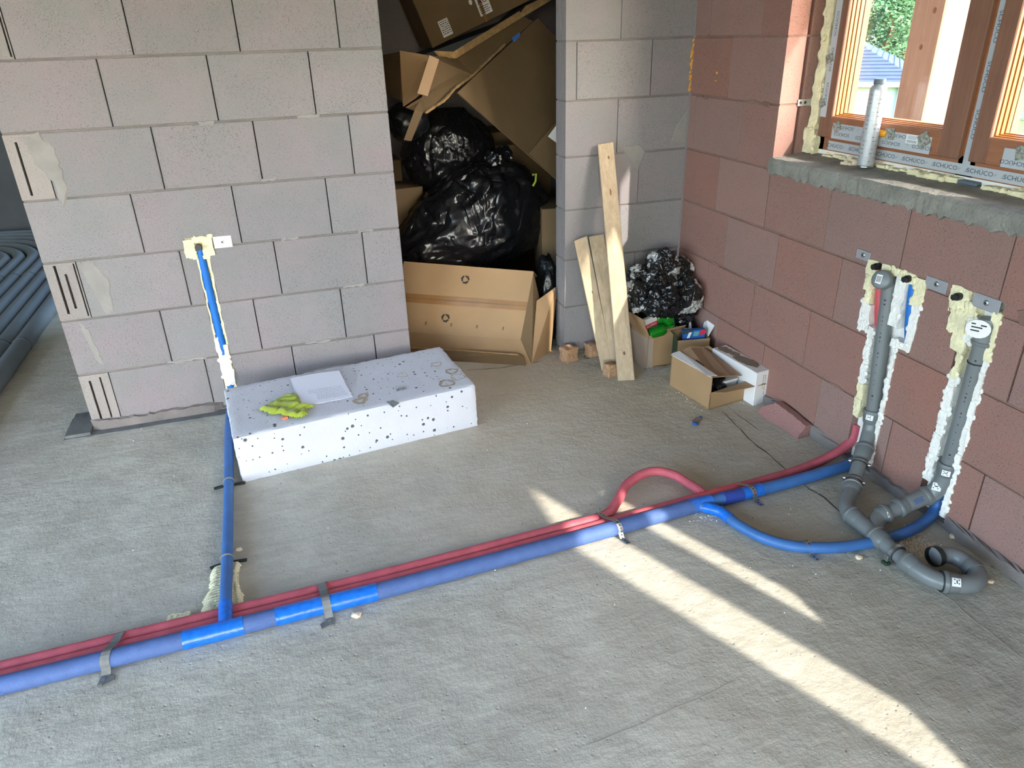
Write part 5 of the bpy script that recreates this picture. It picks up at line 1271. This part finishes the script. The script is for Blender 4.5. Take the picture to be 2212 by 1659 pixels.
MB().sheet([LB-Y*.004+Z*.001, LA-Y*.004+Z*.001, LA-Y*.012+Z*.002-X*.02, LA+Y*.03-Z*.0+X*.0, LB+Y*.045+Z*.010, LB+Y*.01-X*.006+Z*.004], .002).build('tuck_flap', M['white_card'], t)
MB().prism([LB.lerp(LA, .42)+Y*.041+Z*.0085, LB.lerp(LA, .64)+Y*.037+Z*.005, LB.lerp(LA, .64)+Y*.045+Z*.004, LB.lerp(LA, .42)+Y*.049+Z*.0085], Z*.0008).build('slot', M['ink'], t)
MB().sheet([q1+Z*.088+eyC*.02, q1+eyC+Z*.098, q1+eyC+Y*.03+X*.075+Z*.103, q1+eyC*.25+X*.035+Z*.09], .003).build('flap', M['card'], t)
m = MB(); Bc = q0+exC*.80+eyC*.42+Z*.03
hexp(Bc, -X*.07+Y*.0, Y*.10, Z*.07+X*.02).build('insert', M['white_card'], t)
# white box by the wall
w0, w1 = FZ(1626, 877), FZ(1657, 870)
exD = (w1-w0).normalized()*.088; eyD = Vector((-exD.y, exD.x, 0)).normalized()*.315; hD = .165
exD = Vector((.083, .012, 0)); eyD = Vector((-.028, .318, 0)); w0 = FZ(1626, 877)
t = thing('white_box', 'long white cardboard box with damp-stained top by the right wall', 'box', w0+exD/2+eyD/2)
MB().obox(w0, exD, eyD, Vector((0, 0, hD)), .002).build('box', M['white_card'], t)
MB().prism([w0+exD*1.01+Z*.002, w0+exD*1.01+eyD+Z*.002, w0+exD*1.01+eyD+Z*hD, w0+exD*1.01+Z*hD], exD.normalized()*.0012).build('side_panel', M['card'], t)
for k, (u, v, r, s) in enumerate([(.5, .86, .028, 1), (.6, .66, .02, 2), (.45, .45, .030, 3), (.6, .3, .03, 4), (.3, .55, .012, 5)]):
    c = w0+exD*u+eyD*v+Z*(hD+.0002+.0003*k); n = 22
    MB().prism([c+Vector((math.cos(a)*r*(1+.35*noise.noise(Vector((math.cos(a)*1.4+s*5, math.sin(a)*1.4, s)))), math.sin(a)*r*1.5*(1+.4*noise.noise(Vector((math.cos(a)*1.7+s*9, math.sin(a)*1.7, s)))), 0)) for a in [2*math.pi*i/n for i in range(n)]], Z*.0004).build('damp_stain', M['stain_brown'], t)
nD = exD.cross(Z).normalized()
if nD.y > 0: nD = -nD
m = MB(); rr = random.Random(2); XD = exD.normalized()
for i in range(9):
    for cc in (.50, .64):
        h = rr.uniform(.004, .009); z0 = .045+i*.0115
        if (cc < .6 and i < 3): continue
        m.prism([w0+exD*cc+Z*z0, w0+exD*cc+XD*.0025+Z*z0, w0+exD*cc+XD*.0025+Z*(z0+h), w0+exD*cc+Z*(z0+h)], nD*.0005)
m.build('print', M['ink'], t)

# ------------------------------------------------------------------ crumpled bags
def crumple(c, r, seed, mat, amp=.30, sub=4, fn=None, fscale=1.0, zmin=None):
    bm = bmesh.new(); bmesh.ops.create_icosphere(bm, subdivisions=sub, radius=1.0)
    for v in bm.verts:
        d = v.co.normalized(); s = Vector((seed*3.7, seed*1.3, seed*.7))
        n1 = noise.noise(d*1.6*fscale+s); n2 = 1-abs(noise.noise(d*3.1*fscale+s*2))*2; n3 = 1-abs(noise.noise(d*6.5*fscale+s*3))*2; n4 = 1-abs(noise.noise(d*13*fscale+s))*2
        k = 1+amp*(.5*n1+.34*(n2-.5)+.22*(n3-.5)+.11*(n4-.5))
        p = Vector((d.x*r[0], d.y*r[1], d.z*r[2]))*k
        if fn: p = fn(p, d)
        v.co = p+Vector(c)
        if zmin is not None and v.co.z < zmin: v.co.z = zmin+(v.co.z-zmin)*.02
    return MB().bm(bm)
CL = ['topmost crumpled black foil bag, highest of the heap in the corner', 'pale printed foil bag at the upper left of the corner heap', 'pale printed foil bag in the centre of the corner heap', 'black foil bag just below the top of the corner heap', 'printed foil bag at the upper right of the heap beside the right wall', 'leftmost printed foil bag of the corner heap beside the tall plank', 'crumpled black foil bag low in the middle of the corner heap', 'crumpled black foil bag right of the centre of the corner heap', 'rightmost black foil bag of the corner heap against the right wall', 'black foil bag at the bottom of the heap behind the bottle carton', 'black foil bag at the lower left of the heap behind the carton flap', 'black foil bag at the lower right of the heap behind the printed carton']
CZ = [(1430, 572, .17, .075, .33, 1), (1392, 602, .13, .07, .28, 1), (1425, 612, .20, .072, .26, 1), (1468, 592, .14, .08, .30, 1), (1505, 612, .12, .07, .25, 1), (1378, 640, .20, .072, .20, 1), (1432, 650, .27, .085, .17, 0), (1480, 640, .24, .088, .2, 1), (1510, 655, .20, .08, .14, 0), (1450, 690, .2, .09, .06, 0), (1400, 660, .14, .085, .10, 0), (1490, 685, .16, .085, .07, 0)]
for i, (x, y, dist, r, z, sv) in enumerate(CZ):
    p = px(x, y, 1, -dist)
    p.x = min(p.x, -.012-r*.95)
    m = crumple(p, (r*1.15, r*1.0, r*1.05), 5+i, 'bag', .50, 5, fscale=.72, zmin=.002)
    for v in m.v: v.x = min(v.x, -.014); v.y = min(v.y, -.012)
    tag(m.build('crumpled_bag', M['bag_silver' if sv else 'bag'], smooth=True, auto=1.1), CL[i], 'foil bag', 'crumpled foil bags heaped in the corner')
p = q0+exC*.72+eyC*.42+Z*.075
tag(crumple(p, (.055, .055, .045), 44, 'bag', .5, 4).build('crumpled_bag', M['bag'], smooth=True, auto=.45), 'crumpled black plastic stuffed inside the open brown carton', 'foil bag')

# ------------------------------------------------------------------ storeroom doorway
def Y_(x, y, d): return px(x, y, 1, d)
# big carton lying in the doorway
e1 = Vector((-.866, .5, 0))
Rr = [Vector((-.852, -.040, 0)), Vector((-.893, .0, .128)), Vector((-.782, .100, .446)), Vector((-.70, .26, .36)), Vector((-.72, .22, .0))]
Ll = [p+e1*(.70 if i < 3 else .62) for i, p in enumerate(Rr)]; Ll[2].z += .03; Ll[1].z += .01
t = thing('large_carton', 'large brown taped carton lying on its side in the doorway', 'carton', Rr[0])
names = ['lower_panel', 'taped_panel', 'upper_panel', 'back_panel', 'bottom_panel']
for i in range(5):
    j = (i+1) % 5; m = MB().sheet([Rr[i], Rr[j], Ll[j], Ll[i]], .005); o = m.build(names[i], M['card'], t)
    if i == 1: taped = o
a, b, c, d = Rr[1], Rr[2], Ll[2], Ll[1]
nT = (b-a).cross(d-a).normalized(); nT = nT if nT.dot(CAM-a) > 0 else -nT
def TP(u, v): return a.lerp(d, u).lerp(b.lerp(c, u), v)     # u from right to left, v upwards
m = MB(); K = 24
for lo, hi, u0, u1 in ((.43, .56, .0, 1.0),):
    for i in range(K):
        A, B = u0+(u1-u0)*i/K, u0+(u1-u0)*(i+1)/K
        m.add([TP(A, lo)+nT*.0008, TP(B, lo)+nT*.0008, TP(B, hi)+nT*.0008, TP(A, hi)+nT*.0008], [(0, 1, 2, 3)])
m.build('packing_tape', M['tape_brown'], taped)
MB().add([TP(u, .493)+nT*(.0011+w) for u, w in ((0, 0), (1, 0))]+[TP(u, .503)+nT*.0011 for u in (1, 0)], [(0, 1, 2, 3)]).build('flap_seam', M['card_dark'], taped)
rtT = (a-d).normalized(); upT = nT.cross(rtT)
def recycle(m, org, s):
    for k in range(3):
        an = k*2*math.pi/3; R2 = Matrix.Rotation(an, 2)
        for poly in ([(-.62, -.50), (-.36, -.86), (.16, -.86), (.16, -.50)], [(.14, -1.04), (.52, -.68), (.14, -.32)], [(-.70, -.44), (-.42, -.28), (-.56, -.02), (-.86, -.20)]):
            P = [R2 @ Vector(p) for p in poly]; flat(m, [(p.x*s, p.y*s) for p in P], [tuple(range(len(P)))], org, rtT, upT, .0014)
m = MB(); recycle(m, TP(.50, .82), .025); m.build('recycling_symbol', M['ink'], taped)
m = MB(); recycle(m, TP(.60, .24), .025); m.build('recycling_symbol', M['ink'], taped)
m = MB()
for u in (.14, .34, .54, .74): m.add([TP(u, .12)+nT*.001, TP(u+.012, .12)+nT*.001, TP(u+.012, .17)+nT*.001, TP(u, .17)+nT*.001], [(0, 1, 2, 3)])
m.build('scuff_mark', M['card_dark'], taped)
# end panel, open flaps
MB().sheet([Rr[2]+Vector((.001, 0, 0)), Vector((-.742, .115, .285)), Vector((-.805, .055, .09)), Rr[0]+Vector((.004, 0, .002)), Rr[1]+Vector((.001, 0, 0))], .004).build('end_panel', M['card_dark'], t)
MB().sheet([Vector((-.848, -.043, .001)), FZ(1190, 759)+Vector((0, 0, .001)), Vector((-.662, .085, .30)), Vector((-.664, .085, .355)), Vector((-.775, .07, .300))], .004).build('end_flap', M['card'], t)
f0, f1 = FZ(1136, 790), FZ(1136, 790)+e1*.62
MB().sheet([f0+Vector((0, 0, .001)), f1+Vector((0, 0, .001)), f1+Vector((-.0, .012, .060)), f0+Vector((-.035, .010, .064)), f0+Vector((-.012, .0, .05))], .004).build('long_flap', M['card_dark'], t)
m = MB().tube([f1+Vector((0, .012, .060)), (f1+f0)/2+Vector((-.015, .010, .064)), f0+Vector((-.035, .010, .064))], .003, 6); m.build('torn_edge', M['card_edge'], t)
# bubble wrap
def bubbles():
    c = Vector((-.655, .24, .24)); m = crumple(c, (.075, .10, .24), 61, 'bubble', .3, 4, zmin=.003); return m
bb = tag(bubbles().build('bubble_wrap', M['bubble'], smooth=True, auto=2), 'black bubble wrap squeezed between the carton and the jamb', 'bubble wrap')
bwm = bb.data; pts = [(v.co.copy(), v.normal.copy()) for v in bwm.vertices if v.normal.y < .2]
m = MB(); rr = random.Random(8)
for co, no in rr.sample(pts, min(520, len(pts))):
    p = co+bb.location; T = no.orthogonal().normalized(); B = no.cross(T); r = .0052
    m.add([p+T*r, p+B*r, p-T*r, p-B*r, p+no*.0035], [(0, 1, 4), (1, 2, 4), (2, 3, 4), (3, 0, 4)])
tag(m.build('bubbles', M['bubble'], bb, True, auto=3), kind='stuff')
# bin bags
def big_fn(p, d):
    t = p.z/.30
    p.x *= 1.06-.30*t; p.x += .10*t; p.y *= 1.0-.2*t
    th = math.atan2(d.y, d.x)
    if t > .1: k = 1+.26*(t-.1)*(abs(math.sin(th*6+noise.noise(d*3)*2))-.5); p.x *= k; p.y *= k     # gathers towards the neck
    return p
bag1 = thing('bin_bag', 'big bulging black bin bag on top of the large carton', 'bin bag', (-.93, .66, .36))
c1 = Vector((-.925, .66, .625))
mb1 = crumple(c1, (.40, .24, .30), 71, 'bag', .15, 6, big_fn, .7, zmin=.36); 
mb1.build('bag_body', M['bag'], bag1, True, auto=.7)
kn = c1+Vector((.12, -.02, .29))
crumple(kn, (.06, .05, .07), 72, 'bag', .7, 4).build('tied_neck', M['bag'], bag1, True, auto=.5)
crumple(kn+Vector((.055, .02, .045)), (.05, .03, .035), 75, 'bag', .8, 4).build('loose_end', M['bag'], bag1, True, auto=.5)
bag2 = thing('bin_bag', 'smaller black bin bag slumped above and behind the big one', 'bin bag', (-1.08, .66, .82))
c2 = Y_(968, 330, .88)
crumple(c2, (.265, .20, .235), 73, 'bag', .16, 6, fscale=.7).build('bag_body', M['bag'], bag2, True, auto=.7)
crumple(c2+Vector((-.17, -.06, -.02)), (.08, .08, .09), 74, 'bag', .5, 4).build('gathered_neck', M['bag'], bag2, True, auto=.5)
# cartons behind and beside
def carton(name, label, o, ex, ey, ez, mat, seams=True):
    t = thing(name, label, 'carton', o+ex/2+ey/2)
    MB().obox(o, ex, ey, ez, .003).build('body', M[mat], t); return t
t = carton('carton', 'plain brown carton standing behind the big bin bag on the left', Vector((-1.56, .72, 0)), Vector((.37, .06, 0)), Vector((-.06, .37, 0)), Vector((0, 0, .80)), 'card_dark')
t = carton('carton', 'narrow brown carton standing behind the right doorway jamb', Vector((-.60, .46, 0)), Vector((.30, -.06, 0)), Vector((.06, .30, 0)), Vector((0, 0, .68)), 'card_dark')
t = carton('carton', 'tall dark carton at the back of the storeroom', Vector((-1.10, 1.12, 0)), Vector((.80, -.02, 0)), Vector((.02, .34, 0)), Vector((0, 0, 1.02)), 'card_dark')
t = carton('carton', 'carton in the left rear of the storeroom', Vector((-1.66, 1.0, 0)), Vector((.40, .0, 0)), Vector((0, .40, 0)), Vector((0, 0, .92)), 'card_dark')
# labelled carton tilted on top
o = Y_(935, 104, 1.02); e = Y_(1110, 18, 1.02)-o; e = e.normalized()*.74; upv = Vector((-e.z, 0, e.x)).normalized()*.34; dp = Vector((0, .36, 0))
t = thing('labelled_carton', 'dark tilted carton with two white shipping labels at the top of the heap', 'carton', o)
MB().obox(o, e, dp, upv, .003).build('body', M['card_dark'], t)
E1, U1 = e.normalized(), upv.normalized()
MB().prism([o+E1*.33+Vector((0, -.001, 0)), o+E1*.35+Vector((0, -.001, 0)), o+E1*.35+upv+Vector((0, -.001, 0)), o+E1*.33+upv+Vector((0, -.001, 0))], Vector((0, -.001, 0))).build('corner_tape', M['tape_brown'], t)
def ship_label(x, y, w, h, big):
    c = Y_(x, y, 1.02); q = lambda u, v, dd: c+E1*(u*w)+U1*(v*h)+Vector((0, -dd, 0))
    l = MB().prism([q(-.5, -.5, .0012), q(.5, -.5, .0012), q(.5, .5, .0012), q(-.5, .5, .0012)], Vector((0, -.0008, 0))).build('shipping_label', M['white_card'], t)
    m = MB(); rr = random.Random(int(x))
    for i in range(7):
        v = .42-.12*i; u = -.42
        while u < .36:
            ww = rr.uniform(.06, .22); m.add([q(u, v-.05, .0024), q(min(.44, u+ww), v-.05, .0024), q(min(.44, u+ww), v, .0024), q(u, v, .0024)], [(0, 1, 2, 3)]); u += ww+.06
        if big and i == 0: break
    if big:
        tv, tf = text_mesh('AU', h*.42); flat(m, [(p.x, p.y) for p in tv], tf, q(0, .22, 0), E1, U1, .0024)
        for i in range(4): m.add([q(-.4, -.08-.1*i, .0024), q(.4-.1*(i % 2), -.08-.1*i, .0024), q(.4-.1*(i % 2), -.05-.1*i, .0024), q(-.4, -.05-.1*i, .0024)], [(0, 1, 2, 3)])
    m.build('print', M['ink'], l)
ship_label(962, 60, .058, .085, False); ship_label(1044, 10, .075, .10, True)
MB().prism([Y_(1016, 5, 1.02)+E1*(.010*math.cos(k*.6))+U1*(.014*math.sin(k*.6))+Vector((0, -.0015, 0)) for k in range(10)], Vector((0, -.0008, 0))).build('round_sticker', M['white_card'], t)
# dark board under it
p = [Y_(905, 122, .99), Y_(1110, 45, .99), Y_(1190, -25, .99), Y_(1190, -10, .99), Y_(1112, 62, .99), Y_(920, 135, .99)]
tag(MB().prism(p, Vector((0, .30, 0))).build('dark_board', M['band']), 'dark flat board under the labelled carton', 'board')
# big flat cardboard panel on the right
P1, P2, P3 = Y_(988, 200, .42), Y_(1154, 46, .80), Y_(1202, 387, .50)
eA, eB = (P2-P1), (P3-P1); P4 = P1+eA*1.15+eB*1.0
t = thing('cardboard_sheet', 'large flat brown cardboard sheet leaning inside the doorway on the right', 'cardboard', P3)
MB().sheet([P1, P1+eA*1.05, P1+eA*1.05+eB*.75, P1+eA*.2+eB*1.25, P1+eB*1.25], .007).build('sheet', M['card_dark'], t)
q1_, q2_ = Y_(1140, 331, .475), Y_(1197, 266, .55)
MB().sheet([q1_+Vector((0, -.014, 0)), q2_+Vector((.0, -.014, 0)), q2_+Vector((.12, -.014, -.03)), P3+(P3-P1)*.2+Vector((.0, -.016, 0)), P3+Vector((0, -.016, 0))], .005).build('folded_corner', M['card_dark'], t)
MB().sheet([Y_(1184, 295, .46), Y_(1204, 268, .46), Y_(1212, 300, .46), Y_(1204, 310, .46)], .003).build('white_label', M['white_card'], t)
MB().sheet([Y_(x, y, .62) for x, y in ((1106, 82), (1124, 68), (1122, 80), (1110, 92))], .002).build('blue_mark', M['blue_print'], t)
# torn carton with its long flap
Zc = lambda x, y, d: Y_(800+x/3.951, y/3.951, d)
t = thing('torn_carton', 'torn open carton with ragged flaps high in the doorway', 'carton', Zc(280, 910, .50))
MB().sheet([Zc(250, 430, .60), Zc(480, 470, .50), Zc(430, 800, .45), Zc(280, 910, .50), Zc(258, 700, .56)], .005).build('side_panel', M['card'], t)
MB().sheet([Zc(480, 470, .52), Zc(735, 495, .64), Zc(1300, 140, .90), Zc(1390, 180, .88), Zc(880, 640, .58), Zc(440, 830, .48)], .005).build('inner_panel', M['card_dark'], t)
MB().sheet([Zc(545, 435, .60), Zc(710, 440, .62), Zc(1270, 95, .88), Zc(1305, 142, .88), Zc(735, 497, .62), Zc(590, 492, .58)], .005).build('long_flap', M['card_edge'], t)
MB().sheet([Zc(1285, 110, .86), Zc(1330, 50, .86), Zc(1560, -60, .95), Zc(1580, -20, .95), Zc(1310, 140, .86)], .006).build('torn_flap', M['card_edge'], t)
MB().sheet([Zc(505, 470, .44), Zc(588, 508, .44), Zc(490, 820, .42), Zc(400, 797, .42)], .005).build('hanging_tab', M['card_pale'], t)
MB().sheet([Zc(300, 915, .46), Zc(440, 830, .47), Zc(720, 620, .56), Zc(875, 640, .55), Zc(700, 770, .47), Zc(480, 965, .42), Zc(370, 940, .42)], .005).build('bottom_flap', M['card_dark'], t)
ed = [Zc(470, 965, .415), Zc(560, 905, .44), Zc(640, 850, .46), Zc(720, 760, .48), Zc(800, 700, .52), Zc(880, 640, .55), Zc(960, 560, .60), Zc(1150, 380, .72)]
MB().tube(spline(ed, 5), .006, 6, rs=[.004+.004*abs(math.sin(i*1.9)) for i in range(len(ed)*5-4)]).build('torn_edge', M['card_edge'], t)
MB().sheet([Zc(380, 935, .42), Zc(450, 960, .42), Zc(350, 1205, .42), Zc(285, 1195, .42)], .004).build('hanging_strip', M['card_dark'], t)
MB().sheet([Zc(100, 470, .80), Zc(255, 440, .64), Zc(262, 860, .60), Zc(140, 810, .76)], .004).build('rear_panel', M['card_dark'], t)
tag(crumple(Y_(880, 262, .60), (.11, .10, .09), 81, 'bag', .3, 4, fscale=.7).build('grey_bundle', M['bubble'], smooth=True, auto=1.2), 'dark plastic bundle left of the bin bags', 'bundle')
tag(MB().sheet([Y_(1075, 315, .78), Y_(1110, 313, .78), Y_(1112, 326, .78), Y_(1076, 330, .78)], .12).build('carton_edge', M['card_dark']), 'edge of a brown carton between the two bin bags', 'carton')
tag(MB().tube([Y_(1150, 378, .50), Y_(1158, 376, .50), Y_(1157, 392, .50), Y_(1151, 402, .50)], .006, 8).build('green_strap', M['cloth'], smooth=True), 'small pale green plastic strap behind the big bin bag', 'strap')

# ------------------------------------------------------------------ ducts in the room on the left
t0 = thing('duct_coil', 'grey flexible ducts laid in wide concentric bends on the floor of the left room', 'duct', (-4.0, 2.0, 0))
xc, yc = -4.42, 3.12
for i in range(8):
    r = .95-.098*i; dr_ = .047
    pts = [Vector((xc+r, -.6+.55*i*.2, dr_))]+[Vector((xc+r, y, dr_)) for y in (.2, .9, 1.6, 2.3)]+[Vector((xc+r*math.cos(a), yc+r*math.sin(a)*1.12, dr_)) for a in [math.pi*k/12 for k in range(13)]]+[Vector((xc-r, y, dr_)) for y in (2.3, 1.4)]
    du = MB().tube(spline(pts, 4), dr_, 14).build('duct', M['duct'], t0, True)
    for yy in (1.15, 2.62):
        MB().tube([Vector((xc+r, yy, dr_)), Vector((xc+r, yy+.012, dr_))], dr_+.002, 14).build('band', M['band'], du)

# ------------------------------------------------------------------ crumbs (uncountable)
def crumbs(name, spots, mat, label, cat, seed):
    rnd = random.Random(seed); m = MB()
    for (p, s) in spots(rnd):
        q = [Vector((rnd.uniform(-1, 1), rnd.uniform(-1, 1), rnd.uniform(0, .8)))*s for _ in range(5)]
        b = [p+Vector((-s*.7, -s*.5, 0)), p+Vector((s*.8, -s*.4, 0)), p+Vector((s*.2, s*.8, 0))]; top = p+Vector((q[0].x*.3, q[0].y*.3, s*rnd.uniform(.5, 1.0)))
        for v in b: v += Vector((q[1].x*.3, q[1].y*.3, 0))
        m.add(b+[top], [(0, 2, 1), (0, 1, 3), (1, 2, 3), (2, 0, 3)])
    return tag(m.build(name, M[mat], loc=(m.v[0].x, m.v[0].y, 0)), label, cat, kind='stuff')
def near(c, sx, sy, n, s0, s1, z=0.0): 
    return lambda rnd: [(Vector((c.x+rnd.gauss(0, sx), c.y+rnd.gauss(0, sy), z)), rnd.uniform(s0, s1)) for _ in range(n)]
crumbs('foam_crumbs', near(FZ(1985, 1178), .032, .035, 420, .002, .006), 'crumb', 'heap of cream foam crumbs beside the drain pipe', 'crumbs', 1)
crumbs('foam_crumbs', near(FZ(1535, 1115), .03, .018, 60, .002, .004), 'crumb_white', 'white crumbs under the blue pipe junction', 'crumbs', 2)
def sc(rnd):
    out = []
    for _ in range(420):
        x, y = rnd.uniform(-2.8, -.03), rnd.uniform(-2.5, -.05)
        dens = .12+.88*max(0, 1-((x+.35)**2/.25+(y+1.2)**2/1.2))
        if rnd.random() < dens: out.append((Vector((x, y, 0)), rnd.choice([.0015, .002, .003, .004])))
    return out
crumbs('floor_grit', sc, 'crumb_white', 'scattered white foam grit on the concrete floor', 'grit', 3)
crumbs('floor_grit', near(FZ(1500, 860), .05, .06, 60, .002, .005), 'crumb_white', 'white grit on the floor before the open brown carton', 'grit', 4)
def sc2(rnd): return [(Vector((rnd.uniform(-2.6, -.05), rnd.uniform(-2.5, -.05), 0)), rnd.choice([.002, .003, .005])) for _ in range(160)]
crumbs('floor_grit', sc2, 'mortar', 'scattered grey mortar grit on the concrete floor', 'grit', 5)
for i, (x, y, s) in enumerate([(2060, 1160, .012), (1855, 1205, .010), (2140, 1257, .008), (770, 1330, .012), (516, 1188, .009), (2068, 925, .0)]):
    if s: o = FZ(x, y); tag(crumple(Vector((o.x, o.y, s*.35)), (s*1.25, s*.95, s*.6), 90+i, 'bag', .7, 3, zmin=0.0).build('foam_scrap', M['foam_cut'], smooth=True, auto=1.0), ['cream foam scrap on the floor by the right wall', 'cream foam scrap near the steel clamp', 'cream foam scrap right of the trap bend', 'cream foam scrap in front of the grey strap', 'tiny foam scrap right of the blue branch'][i], 'foam scrap')
bpy.context.view_layer.update()
